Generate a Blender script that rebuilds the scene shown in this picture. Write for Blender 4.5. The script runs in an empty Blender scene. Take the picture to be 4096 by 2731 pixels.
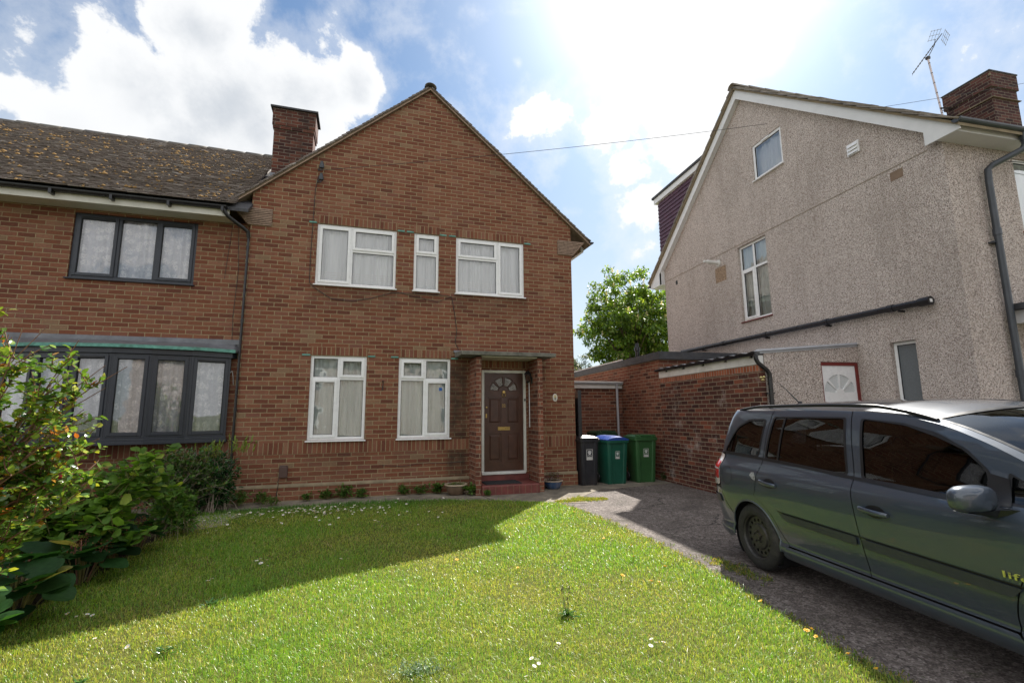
import bpy, bmesh, math, random
import numpy as np
from mathutils import Vector, Matrix
from mathutils.geometry import delaunay_2d_cdt
R = math.radians
random.seed(7)
RNG = np.random.default_rng(11)
SC = bpy.context.scene
COL = SC.collection
I4 = Matrix.Identity(4)

# ------------------------------------------------------------------ objects
def tag(o, label=None, cat=None, group=None, kind=None):
    if label: o['label'] = label
    if cat: o['category'] = cat
    if group: o['group'] = group
    if kind: o['kind'] = kind
    return o

def empty(name, loc=(0, 0, 0), rz=0.0, label=None, cat=None, group=None):
    o = bpy.data.objects.new(name, None); COL.objects.link(o)
    o.location = loc; o.rotation_euler = (0, 0, rz); o.empty_display_size = .2
    return tag(o, label, cat, group)

def copy_tree(o, parent=None):
    c = o.copy(); COL.objects.link(c); c.parent = parent
    for ch in o.children: copy_tree(ch, c)
    return c

def mesh_np(name, verts, faces_flat, counts, mat, parent=None, colattr=None, smooth=False):
    """fast mesh from numpy arrays"""
    me = bpy.data.meshes.new(name)
    nv = len(verts); nl = len(faces_flat); nf = len(counts)
    me.vertices.add(nv); me.vertices.foreach_set('co', np.ascontiguousarray(verts, dtype=np.float32).ravel())
    me.loops.add(nl); me.loops.foreach_set('vertex_index', np.ascontiguousarray(faces_flat, dtype=np.int32))
    me.polygons.add(nf)
    starts = np.concatenate(([0], np.cumsum(counts)[:-1])).astype(np.int32)
    me.polygons.foreach_set('loop_start', starts)
    if smooth: me.polygons.foreach_set('use_smooth', np.ones(nf, dtype=bool))
    me.update(calc_edges=True)
    if colattr is not None:
        a = me.color_attributes.new('tint', 'FLOAT_COLOR', 'POINT')
        c = np.ones((nv, 4), dtype=np.float32); c[:, :3] = colattr
        a.data.foreach_set('color', c.ravel())
    me.materials.append(mat)
    o = bpy.data.objects.new(name, me); COL.objects.link(o); o.parent = parent
    return o

class MB:
    def __init__(s, M=None): s.v = []; s.f = []; s.mi = []; s.M = M or I4
    def add(s, vs, fs, mi=0):
        n = len(s.v); s.v += [tuple(s.M @ Vector(p)) for p in vs]
        s.f += [tuple(i + n for i in f) for f in fs]; s.mi += [mi] * len(fs); return s
    def box(s, x0, x1, y0, y1, z0, z1, mi=0):
        return s.add([(x0,y0,z0),(x1,y0,z0),(x1,y1,z0),(x0,y1,z0),(x0,y0,z1),(x1,y0,z1),(x1,y1,z1),(x0,y1,z1)],
            [(0,3,2,1),(4,5,6,7),(0,1,5,4),(1,2,6,5),(2,3,7,6),(3,0,4,7)], mi)
    def bar(s, a, b, w, h, mi=0, up=(0,0,1)):
        a = Vector(a); b = Vector(b); d = (b-a).normalized(); u = Vector(up)
        if abs(d.dot(u)) > .99: u = Vector((1,0,0))
        x = d.cross(u).normalized()*w/2; y = x.cross(d).normalized()*h/2
        vs = [a-x-y, a+x-y, a+x+y, a-x+y, b-x-y, b+x-y, b+x+y, b-x+y]
        return s.add(vs, [(0,3,2,1),(4,5,6,7),(0,1,5,4),(1,2,6,5),(2,3,7,6),(3,0,4,7)], mi)
    def tube(s, pts, r, n=8, mi=0, caps=True):
        pts = [Vector(p) for p in pts]; k = len(pts); rr = r if isinstance(r, (list, tuple)) else [r]*k
        prev = None; vs = []
        for i, p in enumerate(pts):
            d = (pts[min(i+1,k-1)] - pts[max(i-1,0)]).normalized()
            if prev is None:
                prev = d.orthogonal().normalized()
            x = (prev - d*prev.dot(d)).normalized(); prev = x; y = d.cross(x)
            for j in range(n):
                a = 2*math.pi*j/n; vs.append(p + (x*math.cos(a)+y*math.sin(a))*rr[i])
        fs = [(i*n+j, i*n+(j+1)%n, (i+1)*n+(j+1)%n, (i+1)*n+j) for i in range(k-1) for j in range(n)]
        if caps: fs += [tuple(reversed(range(n))), tuple((k-1)*n+j for j in range(n))]
        return s.add(vs, fs, mi)
    def lathe(s, prof, c=(0,0,0), n=24, mi=0, axis='z', caps=True):
        vs = []
        for (r, z) in prof:
            for j in range(n):
                a = 2*math.pi*j/n; x, y = r*math.cos(a), r*math.sin(a)
                p = (x,y,z) if axis == 'z' else ((x,z,y) if axis == 'y' else (z,x,y))
                vs.append((p[0]+c[0], p[1]+c[1], p[2]+c[2]))
        k = len(prof)
        fs = [(i*n+j, i*n+(j+1)%n, (i+1)*n+(j+1)%n, (i+1)*n+j) for i in range(k-1) for j in range(n)]
        if caps: fs += [tuple(reversed(range(n))), tuple((k-1)*n+j for j in range(n))]
        return s.add(vs, fs, mi)
    def prism(s, poly, y0, y1, mi=0):
        """poly in x,z extruded along y"""
        n = len(poly)
        vs = [(x,y0,z) for x,z in poly]+[(x,y1,z) for x,z in poly]
        fs = [tuple(range(n)), tuple(reversed(range(n,2*n)))]+[(i,i+n,(i+1)%n+n,(i+1)%n) for i in range(n)]
        return s.add(vs, fs, mi)
    def wall(s, outline, holes, y0, y1, mi=0):
        """x,z polygon with holes, thickness y0..y1 (front at y0)"""
        pts = []; edges = []
        for loop in [outline]+holes:
            b = len(pts); m = len(loop); pts += [Vector(p) for p in loop]
            edges += [(b+i, b+(i+1)%m) for i in range(m)]
        vo, eo, fo, *_ = delaunay_2d_cdt(pts, edges, [], 0, 1e-5)
        def inside(p, poly):
            c = False; j = len(poly)-1
            for i in range(len(poly)):
                if (poly[i][1] > p[1]) != (poly[j][1] > p[1]) and p[0] < (poly[j][0]-poly[i][0])*(p[1]-poly[i][1])/(poly[j][1]-poly[i][1])+poly[i][0]: c = not c
                j = i
            return c
        fs = []
        for f in fo:
            cx = sum(vo[i][0] for i in f)/len(f); cz = sum(vo[i][1] for i in f)/len(f)
            if inside((cx,cz), outline) and not any(inside((cx,cz), h) for h in holes): fs.append(tuple(f))
        n = len(vo)
        s.add([(p[0],y0,p[1]) for p in vo], fs, mi)
        s.add([(p[0],y1,p[1]) for p in vo], [tuple(reversed(f)) for f in fs], mi)
        for loop in [outline]+holes:
            m = len(loop)
            s.add([(x,y0,z) for x,z in loop]+[(x,y1,z) for x,z in loop], [(i,i+m,(i+1)%m+m,(i+1)%m) for i in range(m)], mi)
        return s
    def build(s, name, mat, parent=None, smooth=False, bevel=0, seg=2, angle=35, recalc=True):
        me = bpy.data.meshes.new(name); me.from_pydata(s.v, [], s.f)
        for m in (mat if isinstance(mat, (list,tuple)) else [mat]): me.materials.append(m)
        me.polygons.foreach_set('material_index', s.mi)
        if recalc:
            bm = bmesh.new(); bm.from_mesh(me); bmesh.ops.recalc_face_normals(bm, faces=bm.faces); bm.to_mesh(me); bm.free()
        o = bpy.data.objects.new(name, me); COL.objects.link(o); o.parent = parent
        if smooth:
            me.polygons.foreach_set('use_smooth', [True]*len(me.polygons)); me.set_sharp_from_angle(angle=R(angle))
        if bevel:
            b = o.modifiers.new('b', 'BEVEL'); b.width = bevel; b.segments = seg; b.limit_method = 'ANGLE'; b.angle_limit = R(40)
        return o

def text_mesh(name, body, size, M, mat, parent=None, ext=.0015, align='CENTER'):
    cu = bpy.data.curves.new(name, 'FONT'); cu.body = body; cu.size = size; cu.align_x = align; cu.align_y = 'CENTER'; cu.extrude = ext; cu.resolution_u = 3
    t = bpy.data.objects.new(name, cu); COL.objects.link(t)
    dg = bpy.context.evaluated_depsgraph_get()
    me = bpy.data.meshes.new_from_object(t.evaluated_get(dg)); me.name = name
    COL.objects.unlink(t); bpy.data.objects.remove(t)
    me.transform(M); me.materials.clear(); me.materials.append(mat)
    o = bpy.data.objects.new(name, me); COL.objects.link(o); o.parent = parent
    return o
# text stands in x,z plane facing -y
def textM(x, y, z): return Matrix.Translation((x,y,z)) @ Matrix.Rotation(R(90), 4, 'X')

# ------------------------------------------------------------------ node helper
class NT:
    def __init__(s, name):
        s.mat = bpy.data.materials.new(name); s.mat.use_nodes = True; s.t = s.mat.node_tree; s.t.nodes.clear()
        s.out = s.t.nodes.new('ShaderNodeOutputMaterial')
    def n(s, typ, **kw):
        nd = s.t.nodes.new(typ)
        for k, v in kw.items(): setattr(nd, k, v)
        return nd
    def l(s, a, b): s.t.links.new(a, b)
    def put(s, sock, v):
        if hasattr(v, 'is_output') or isinstance(v, bpy.types.NodeSocket): s.l(v, sock)
        elif v is not None:
            if isinstance(v, (tuple, list)) and len(v) == 3 and sock.type == 'RGBA': v = (*v, 1)
            sock.default_value = v
    def m(s, op, a, b=None, c=None, clamp=False):
        nd = s.n('ShaderNodeMath', operation=op); nd.use_clamp = clamp
        s.put(nd.inputs[0], a)
        if b is not None: s.put(nd.inputs[1], b)
        if c is not None: s.put(nd.inputs[2], c)
        return nd.outputs[0]
    def vm(s, op, a, b=None):
        nd = s.n('ShaderNodeVectorMath', operation=op); s.put(nd.inputs[0], a)
        if b is not None: s.put(nd.inputs[1], b)
        return nd.outputs['Value'] if op in ('DOT_PRODUCT','LENGTH','DISTANCE') else nd.outputs[0]
    def mix(s, f, a, b, mode='MIX'):
        nd = s.n('ShaderNodeMix', data_type='RGBA', blend_type=mode); s.put(nd.inputs[0], f)
        s.put(nd.inputs[6], a); s.put(nd.inputs[7], b); return nd.outputs[2]
    def ramp(s, f, stops, interp='LINEAR'):
        nd = s.n('ShaderNodeValToRGB'); e = nd.color_ramp.elements; nd.color_ramp.interpolation = interp
        while len(e) < len(stops): e.new(.5)
        for k, (p, c) in enumerate(stops):
            e[k].position = p; e[k].color = (*c, 1) if len(c) == 3 else c
        s.put(nd.inputs[0], f); return nd.outputs[0]
    def noise(s, vec, scale, detail=3, rough=.5, out='Fac', dist=0):
        nd = s.n('ShaderNodeTexNoise'); nd.inputs['Scale'].default_value = scale; nd.inputs['Detail'].default_value = detail
        nd.inputs['Roughness'].default_value = rough; nd.inputs['Distortion'].default_value = dist
        if vec is not None: s.l(vec, nd.inputs['Vector'])
        return nd.outputs[out]
    def voro(s, vec, scale, feature='F1', out='Distance', rnd=1):
        nd = s.n('ShaderNodeTexVoronoi', feature=feature); nd.inputs['Scale'].default_value = scale
        nd.inputs['Randomness'].default_value = rnd
        if vec is not None: s.l(vec, nd.inputs['Vector'])
        return nd.outputs[out]
    def smooth(s, v, a, b):
        nd = s.n('ShaderNodeMapRange', interpolation_type='SMOOTHSTEP'); s.put(nd.inputs[0], v)
        nd.inputs[1].default_value = a; nd.inputs[2].default_value = b; return nd.outputs[0]
    def lin(s, v, a, b, c=0, d=1):
        nd = s.n('ShaderNodeMapRange'); s.put(nd.inputs[0], v)
        for i, q in enumerate((a, b, c, d)): nd.inputs[i+1].default_value = q
        return nd.outputs[0]
    def scale(s, v, t):
        nd = s.n('ShaderNodeVectorMath', operation='MULTIPLY'); s.l(v, nd.inputs[0]); nd.inputs[1].default_value = t; return nd.outputs[0]
    def obj(s): return s.n('ShaderNodeTexCoord').outputs['Object']
    def sep(s, v):
        nd = s.n('ShaderNodeSeparateXYZ'); s.l(v, nd.inputs[0]); return nd.outputs
    def comb(s, x, y, z):
        nd = s.n('ShaderNodeCombineXYZ'); s.put(nd.inputs[0], x); s.put(nd.inputs[1], y); s.put(nd.inputs[2], z); return nd.outputs[0]
    def bump(s, h, dist=.01, strength=1, normal=None):
        nd = s.n('ShaderNodeBump'); nd.inputs['Strength'].default_value = strength; nd.inputs['Distance'].default_value = dist
        s.put(nd.inputs['Height'], h)
        if normal is not None: s.l(normal, nd.inputs['Normal'])
        return nd.outputs[0]
    def bsdf(s, color, rough=.6, metal=0, normal=None, spec=.5, coat=0, coatr=.03, trans=0, emit=None, es=0, alpha=None):
        nd = s.n('ShaderNodeBsdfPrincipled'); s.put(nd.inputs['Base Color'], color); s.put(nd.inputs['Roughness'], rough)
        s.put(nd.inputs['Metallic'], metal); nd.inputs['Specular IOR Level'].default_value = spec
        nd.inputs['Coat Weight'].default_value = coat; nd.inputs['Coat Roughness'].default_value = coatr
        if normal is not None: s.l(normal, nd.inputs['Normal'])
        if alpha is not None: s.put(nd.inputs['Alpha'], alpha)
        return nd.outputs[0]
    def done(s, sh): s.l(sh, s.out.inputs[0]); return s.mat

def plain(name, col, rough=.5, metal=0, var=.12, vs=6, coat=0, bump=0, bs=60, spec=.5, dirt=None):
    k = NT(name); o = k.obj()
    f = k.noise(o, vs, 5, .6)
    c = k.mix(k.lin(f, .3, .7), tuple(max(0, x*(1-var)) for x in col), tuple(min(1, x*(1+var)) for x in col))
    if dirt:
        d = k.noise(o, vs*.35, 6, .7); c = k.mix(k.lin(d, .52, .75, 0, dirt[1]), c, dirt[0])
    nrm = k.bump(k.noise(o, bs, 4), bump) if bump else None
    rr = k.lin(k.noise(o, vs*2.3, 3), .3, .7, rough*.85, min(1, rough*1.15))
    return k.done(k.bsdf(c, rr, metal, nrm, spec, coat))
# ------------------------------------------------------------------ materials
BRICKS_RED = [(0,(.12,.048,.031)),(.08,(.14,.054,.034)),(.22,(.17,.065,.038)),(.5,(.20,.084,.048)),(.72,(.222,.102,.062)),(.86,(.18,.080,.056)),(.95,(.25,.125,.078)),(1,(.22,.15,.09))]
BRICKS_DARK = [(0,(.05,.022,.018)),(.3,(.08,.031,.024)),(.6,(.11,.042,.03)),(.85,(.14,.055,.036)),(.95,(.22,.075,.045)),(1,(.09,.04,.032))]
def brick_mat(name, ramp=BRICKS_RED, mortar=(.34,.26,.15), bw=.245, bh=.0815, off=True, z0=0.0, joint=.0062, stain=(.12,.06,.042), stain_amt=.3, eff=0.0, darkzone=None):
    k = NT(name); o = k.obj(); x, y, z = k.sep(o)
    nrm = k.sep(k.n('ShaderNodeTexCoord').outputs['Normal'])
    side = k.m('GREATER_THAN', k.m('ABSOLUTE', nrm[0]), k.m('ABSOLUTE', nrm[1]))
    u = k.m('ADD', k.m('MULTIPLY', side, k.m('ADD', y, .06)), k.m('MULTIPLY', k.m('SUBTRACT', 1, side), x))
    wob = k.noise(o, 9, 3, .6)
    u = k.m('ADD', u, k.m('MULTIPLY', k.m('SUBTRACT', k.noise(o, 22, 2), .5), .006))
    zz = k.m('ADD', k.m('SUBTRACT', z, z0), k.m('MULTIPLY', k.m('SUBTRACT', wob, .5), .009))
    row = k.m('FLOOR', k.m('DIVIDE', zz, bh))
    if off:
        # random slide of each row plus the half bond, so that perpends wander like hand-laid work
        wn = k.n('ShaderNodeTexWhiteNoise', noise_dimensions='1D'); k.l(row, wn.inputs['W'])
        u = k.m('ADD', u, k.m('ADD', k.m('MULTIPLY', k.m('MODULO', k.m('ADD', row, 1000), 2), bw/2), k.m('MULTIPLY', wn.outputs['Value'], .022)))
    col = k.m('FLOOR', k.m('DIVIDE', u, bw))
    fu = k.m('SUBTRACT', u, k.m('MULTIPLY', col, bw)); fz = k.m('SUBTRACT', zz, k.m('MULTIPLY', row, bh))
    d = k.m('MINIMUM', k.m('MINIMUM', fu, k.m('SUBTRACT', bw, fu)), k.m('MINIMUM', fz, k.m('SUBTRACT', bh, fz)))
    d = k.m('ADD', d, k.m('MULTIPLY', k.m('SUBTRACT', k.noise(o, 70, 3, .7), .5), .006))
    mask = k.smooth(d, joint*.7, joint*1.45)
    w2 = k.n('ShaderNodeTexWhiteNoise', noise_dimensions='3D'); k.l(k.comb(col, row, side), w2.inputs['Vector'])
    rnd = w2.outputs['Value']
    bc = k.ramp(rnd, ramp)
    streak = k.noise(k.scale(o, (1, 1, 4.5)), 26, 4, .65)
    bc = k.mix(k.lin(streak, .25, .75), k.mix(1, bc, (.66,.64,.66), 'MULTIPLY'), k.mix(1, bc, (1.32,1.25,1.2), 'MULTIPLY'))
    bc = k.mix(k.lin(k.noise(o, 3.1, 3), .35, .7, 0, .35), bc, k.mix(1, bc, (1.1,.9,.82), 'MULTIPLY'))
    mc = k.mix(k.noise(o, 5, 5, .6), tuple(c*.62 for c in mortar), tuple(c*1.18 for c in mortar))
    c = k.mix(mask, mc, bc)
    st = k.noise(k.scale(o, (1.3, 1.3, .45)), 1.1, 6, .68)
    c = k.mix(k.lin(st, .5, .74, 0, stain_amt), c, stain)
    if eff: c = k.mix(k.lin(k.noise(o, 1.7, 8, .75), .56, .72, 0, eff), c, (.55,.5,.45))
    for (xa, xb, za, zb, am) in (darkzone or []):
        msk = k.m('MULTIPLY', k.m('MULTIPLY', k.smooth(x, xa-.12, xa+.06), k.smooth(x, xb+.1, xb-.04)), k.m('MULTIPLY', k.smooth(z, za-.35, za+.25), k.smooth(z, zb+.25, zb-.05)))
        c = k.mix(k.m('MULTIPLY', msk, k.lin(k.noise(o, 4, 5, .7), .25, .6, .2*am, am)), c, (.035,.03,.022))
    h = k.m('ADD', k.m('MULTIPLY', mask, .8), k.m('MULTIPLY', streak, .35))
    return k.done(k.bsdf(c, .88, 0, k.bump(h, .007, .9), .25))

M = {}
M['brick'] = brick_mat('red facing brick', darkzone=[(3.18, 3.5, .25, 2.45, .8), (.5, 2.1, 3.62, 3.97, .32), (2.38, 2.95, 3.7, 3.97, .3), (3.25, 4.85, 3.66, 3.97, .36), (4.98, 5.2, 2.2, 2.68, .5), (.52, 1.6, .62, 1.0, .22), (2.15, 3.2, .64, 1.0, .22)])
M['brick_left'] = brick_mat('red facing brick of next house', z0=.012)
M['soldier'] = brick_mat('soldier course brick', bw=.0815, bh=.235, off=False, z0=.80-.235*3)
M['soldier_up'] = brick_mat('soldier course brick over upper windows', bw=.0815, bh=.17, off=False, z0=5.224-.17*30)
M['soldier_lo'] = brick_mat('soldier course brick over lower windows', bw=.0815, bh=.17, off=False, z0=2.614-.17*15)
M['brick_dark'] = brick_mat('dark red brick', BRICKS_DARK, mortar=(.30,.235,.165), eff=.55, stain_amt=.25, z0=.03)
M['brick_ext'] = brick_mat('extension brick', [(0,(.08,.033,.024)),(.25,(.135,.052,.034)),(.55,(.185,.070,.043)),(.85,(.22,.088,.054)),(1,(.26,.125,.08))], mortar=(.34,.26,.18), z0=.02, stain_amt=.4)
M['brick_orange'] = brick_mat('bright header brick', [(0,(.25,.075,.035)),(.5,(.36,.115,.055)),(1,(.42,.16,.09))], mortar=(.38,.33,.27), bw=.075, bh=.11, off=False, z0=2.17-.11*20, eff=.6)
M['brick_chim'] = brick_mat('sooty chimney brick', [(0,(.045,.02,.018)),(.4,(.09,.034,.024)),(.8,(.14,.052,.034)),(1,(.18,.08,.05))], mortar=(.22,.18,.14), stain=(.03,.024,.02), stain_amt=.75)
M['brick_chim2'] = brick_mat('purple chimney brick', [(0,(.035,.017,.018)),(.4,(.062,.027,.026)),(.8,(.09,.038,.032)),(1,(.12,.052,.042))], mortar=(.21,.175,.13), stain=(.03,.024,.02), stain_amt=.5)

def pebble():
    k = NT('grey pebbledash'); o = k.obj()
    v = k.n('ShaderNodeTexVoronoi', feature='F1'); v.inputs['Scale'].default_value = 78; k.l(o, v.inputs['Vector'])
    w = k.sep(v.outputs['Color'])
    c = k.ramp(w[0], [(0,(.33,.265,.22)),(.15,(.48,.40,.345)),(.4,(.60,.52,.46)),(.62,(.69,.61,.545)),(.8,(.79,.72,.65)),(.92,(.52,.38,.30)),(1,(.88,.83,.77))])
    v2 = k.n('ShaderNodeTexVoronoi', feature='F1'); v2.inputs['Scale'].default_value = 42; k.l(o, v2.inputs['Vector'])
    w2 = k.sep(v2.outputs['Color'])
    c = k.mix(.38, c, k.ramp(w2[1], [(0,(.34,.28,.24)),(.35,(.58,.50,.445)),(.75,(.73,.65,.585)),(1,(.84,.78,.71))]))
    c = k.mix(k.smooth(v.outputs['Distance'], .45, .75), c, (.2,.165,.14))
    big = k.noise(k.scale(o, (1,1,.5)), .8, 6, .65)
    c = k.mix(k.lin(big, .48, .72, 0, .38), c, (.2,.165,.135))
    c = k.mix(k.lin(k.noise(o, 2.6, 5, .7), .55, .75, 0, .22), c, (.3,.22,.18))
    c = k.mix(k.lin(k.noise(k.scale(o, (5,5,.35)), 1.6, 5, .65), .52, .72, 0, .30), c, (.24,.19,.15))
    c = k.mix(1, c, (.98,.975,.995), 'MULTIPLY')
    return k.done(k.bsdf(c, .9, 0, k.bump(k.m('SUBTRACT', 1, v.outputs['Distance']), .008, .8), .3))
M['pebble'] = pebble()

M['upvc'] = plain('white plastic', (.80,.80,.80), .28, var=.03, vs=4, dirt=((.5,.48,.42), .25))
M['upvc_old'] = plain('weathered white plastic', (.70,.69,.66), .4, var=.08, vs=7, dirt=((.33,.31,.26), .6))
M['anth'] = plain('anthracite plastic', (.023,.027,.037), .38, var=.1)
M['seal'] = plain('black seal', (.012,.012,.012), .6)
M['black'] = plain('black gutter plastic', (.014,.014,.016), .3, var=.3)
M['dkgrey'] = plain('dark grey plastic pipe', (.045,.052,.062), .35, var=.2)
M['greypipe'] = plain('grey plastic pipe', (.42,.43,.46), .4)
M['felt'] = plain('roofing felt', (.05,.05,.055), .8, var=.3, bump=.004, dirt=((.12,.11,.09), .4))
M['concrete'] = plain('weathered concrete', (.24,.225,.19), .9, var=.3, vs=5, bump=.004, bs=90, dirt=((.09,.085,.065), .7))
M['canopy'] = plain('lichen stained concrete', (.17,.165,.14), .95, var=.3, vs=9, bump=.006, bs=60, dirt=((.05,.055,.04), .8))
M['mortar'] = plain('sand mortar', (.235,.185,.115), .9, var=.25, vs=5, bump=.004, dirt=((.15,.12,.08), .6))
M['verge'] = plain('dark sandy verge mortar', (.17,.125,.075), .9, var=.3, vs=8, dirt=((.06,.05,.035), .7))
M['lead'] = plain('lead flashing', (.17,.175,.19), .5, .4, var=.25, vs=5, bump=.004, bs=20)
M['copper'] = plain('verdigris copper', (.11,.29,.235), .7, 0, var=.35, vs=12, dirt=((.05,.09,.07), .9))
M['tilecreep'] = plain('thin creasing tile', (.30,.21,.155), .9, var=.35, vs=20)
M['maroon'] = plain('maroon hung tile', (.075,.028,.052), .6, var=.2)
M['soffit'] = plain('white soffit board', (.72,.72,.72), .4, var=.04)
M['fascia_cream'] = plain('cream soffit board', (.62,.60,.53), .5, var=.06, dirt=((.35,.32,.25), .35))
M['redpaint'] = plain('red step paint', (.155,.038,.032), .5, var=.3, vs=7, dirt=((.12,.05,.04), .6))
M['redframe'] = plain('dark red gloss paint', (.16,.022,.018), .35, var=.2)
M['doorbrown'] = plain('dark brown painted timber', (.068,.027,.016), .38, var=.25, vs=5, bump=.0015, bs=40, dirt=((.1,.05,.04), .3))
M['whitewood'] = plain('old white painted wood', (.68,.67,.62), .5, var=.08, dirt=((.33,.3,.22), .55))
M['brass'] = plain('worn brass', (.42,.29,.10), .35, .9, var=.3, vs=30)
M['iron'] = plain('black iron', (.015,.014,.014), .45, .2)
M['ceramic'] = plain('white ceramic', (.75,.73,.66), .15)
M['yellow'] = plain('yellow glaze', (.65,.47,.06), .4)
M['inkblack'] = plain('black ink', (.02,.02,.025), .4)
M['cable'] = plain('black cable', (.02,.02,.02), .5)
M['cablewhite'] = plain('grey white cable', (.6,.6,.58), .5)
M['alu'] = plain('aerial aluminium', (.32,.32,.33), .35, .7)
M['aludark'] = plain('tarnished mast clamp', (.06,.055,.05), .5, .5)
M['pinkmast'] = plain('dull mast tube', (.55,.47,.46), .35, .3)
M['curtaindark'] = plain('dark room', (.03,.03,.03), .9)
M['stickerblue'] = plain('blue sticker', (.02,.12,.42), .4)
M['terracotta'] = plain('terracotta airbrick', (.21,.145,.10), .9)
M['sponge'] = plain('yellow ribbon', (.7,.62,.28), .8)

def glass(name, refl=.9, tint=(.93,.95,.95), rough=0.0, ior=1.5, wob=.0035):
    k = NT(name); o = k.obj()
    tb = k.n('ShaderNodeBsdfTransparent'); k.put(tb.inputs[0], tint)
    gb = k.n('ShaderNodeBsdfGlossy'); gb.inputs['Roughness'].default_value = rough; k.put(gb.inputs[0], (1,1,1))
    nz = k.bump(k.noise(o, 2.2, 2), wob, 1); k.l(nz, gb.inputs['Normal'])
    fr = k.n('ShaderNodeFresnel'); fr.inputs[0].default_value = ior
    f = k.m('MULTIPLY', fr.outputs[0], refl, clamp=True)
    ms = k.n('ShaderNodeMixShader'); k.l(f, ms.inputs[0]); k.l(tb.outputs[0], ms.inputs[1]); k.l(gb.outputs[0], ms.inputs[2])
    return k.done(ms.outputs[0])
M['glass'] = glass('window glass', 3.4, (1,1,1))
M['carglass'] = glass('tinted car glass', 1.25, (.16,.18,.19), ior=1.55, wob=.0003)
M['screenglass'] = glass('windscreen glass', 1.2, (.35,.38,.39), ior=1.55, wob=.0003)

def frosted(name, c1, c2, sc):
    k = NT(name); o = k.obj()
    v = k.voro(o, sc, 'F1')
    c = k.mix(k.lin(v, 0, .7), c1, c2)
    return k.done(k.bsdf(c, .12, 0, k.bump(k.noise(o, sc, 3), .004), .6, coat=.5))
M['frost'] = frosted('frosted door glass', (.23,.21,.18), (.10,.09,.08), 38)
M['frostgrey'] = frosted('obscured glass', (.11,.125,.135), (.14,.155,.165), 60)
M['frostwhite'] = frosted('pale obscured glass', (.5,.53,.54), (.62,.64,.64), 60)

def curtain(name, col, lace=0, stripes=None, dense=.85):
    k = NT(name); o = k.obj(); x, y, z = k.sep(o)
    fold_shade = k.noise(k.scale(o, (1, 1, .05)), 8, 2, .5)
    c = k.mix(k.lin(fold_shade, .3, .7), tuple(q*.8 for q in col), col)  # shade of the folds put into the cloth colour as vertical bands
    a = dense
    if lace:
        v = k.n('ShaderNodeTexVoronoi', feature='F1'); v.inputs['Scale'].default_value = 6.5; v.inputs['Randomness'].default_value = .55; k.l(k.vm('ADD', o, k.scale(k.noise(o, 14, 3, .6, out='Color'), (.10,.10,.10))), v.inputs['Vector'])
        pet = k.m('MULTIPLY', k.smooth(v.outputs['Distance'], .50, .34), k.smooth(k.noise(o, 42, 3, .65), .40, .52))
        hem = k.m('MULTIPLY', k.smooth(k.noise(o, 30, 2, .6), .47, .53), lace)
        flower = k.m('MAXIMUM', pet, k.m('MULTIPLY', hem, .25))
        c = k.mix(flower, k.mix(1, c, (.80,.82,.86), 'MULTIPLY'), (.86,.86,.88))
        a = k.m('MULTIPLY_ADD', flower, .18, dense-.12)
    if stripes is not None:
        s = None
        for q in stripes:
            g = k.m('LESS_THAN', k.m('ABSOLUTE', k.m('SUBTRACT', z, q)), .012); s = g if s is None else k.m('ADD', s, g)
        c = k.mix(s, c, (.85,.85,.85))
    d = k.n('ShaderNodeBsdfDiffuse'); k.l(c, d.inputs[0]); t = k.n('ShaderNodeBsdfTranslucent'); k.l(c, t.inputs[0])
    m1 = k.n('ShaderNodeMixShader'); m1.inputs[0].default_value = .12; k.l(d.outputs[0], m1.inputs[1]); k.l(t.outputs[0], m1.inputs[2])
    tr = k.n('ShaderNodeBsdfTransparent'); m2 = k.n('ShaderNodeMixShader'); k.put(m2.inputs[0], a)
    k.l(tr.outputs[0], m2.inputs[1]); k.l(m1.outputs[0], m2.inputs[2])
    return k.done(m2.outputs[0])
M['net'] = curtain('net curtain', (.93,.95,.96), dense=.97, stripes=(4.18, 4.23, 4.28))
M['netlow'] = curtain('grey green net curtain', (.78,.86,.84), dense=.95)
M['lace'] = curtain('lace net curtain', (.93,.93,.97), lace=1, dense=.97)
M['lacebay'] = curtain('lace net curtain of bay', (.86,.87,.9), lace=1, dense=.92)

def tile_mat(name, cols, moss=0, mossc=(.19,.115,.035)):
    k = NT(name); o = k.obj(); at = k.n('ShaderNodeAttribute', attribute_name='tint')
    c = k.ramp(k.sep(at.outputs['Color'])[0], cols)
    c = k.mix(k.lin(k.noise(o, 40, 4, .7), .3, .7), k.mix(1, c, (.88,.88,.88), 'MULTIPLY'), k.mix(1, c, (1.1,1.1,1.1), 'MULTIPLY'))
    c = k.mix(k.lin(k.noise(o, 2.2, 6, .7), .45, .65, 0, .4), c, (.10,.085,.06))
    if moss: c = k.mix(k.m('MULTIPLY', k.smooth(k.noise(o, 9, 5, .75), .55, .62), k.lin(k.noise(o, .9, 3), .3, .7, .2, moss)), c, mossc)
    return k.done(k.bsdf(c, .55, 0, k.bump(k.noise(o, 55, 4), .004), .6))
M['tile'] = tile_mat('old brown clay tile', [(0,(.13,.10,.082)),(.4,(.165,.13,.108)),(.75,(.20,.16,.135)),(.95,(.25,.21,.18)),(1,(.42,.38,.35))], .22)
M['tile_conc'] = tile_mat('brown grey concrete tile', [(0,(.16,.13,.10)),(1,(.26,.22,.17))], .3)
M['tile_ridge'] = tile_mat('dark ridge tile', [(0,(.05,.042,.035)),(1,(.10,.085,.065))], .5)
M['moss'] = plain('ochre moss', (.235,.135,.04), .95, var=.5, vs=25, bump=.006)

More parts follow.
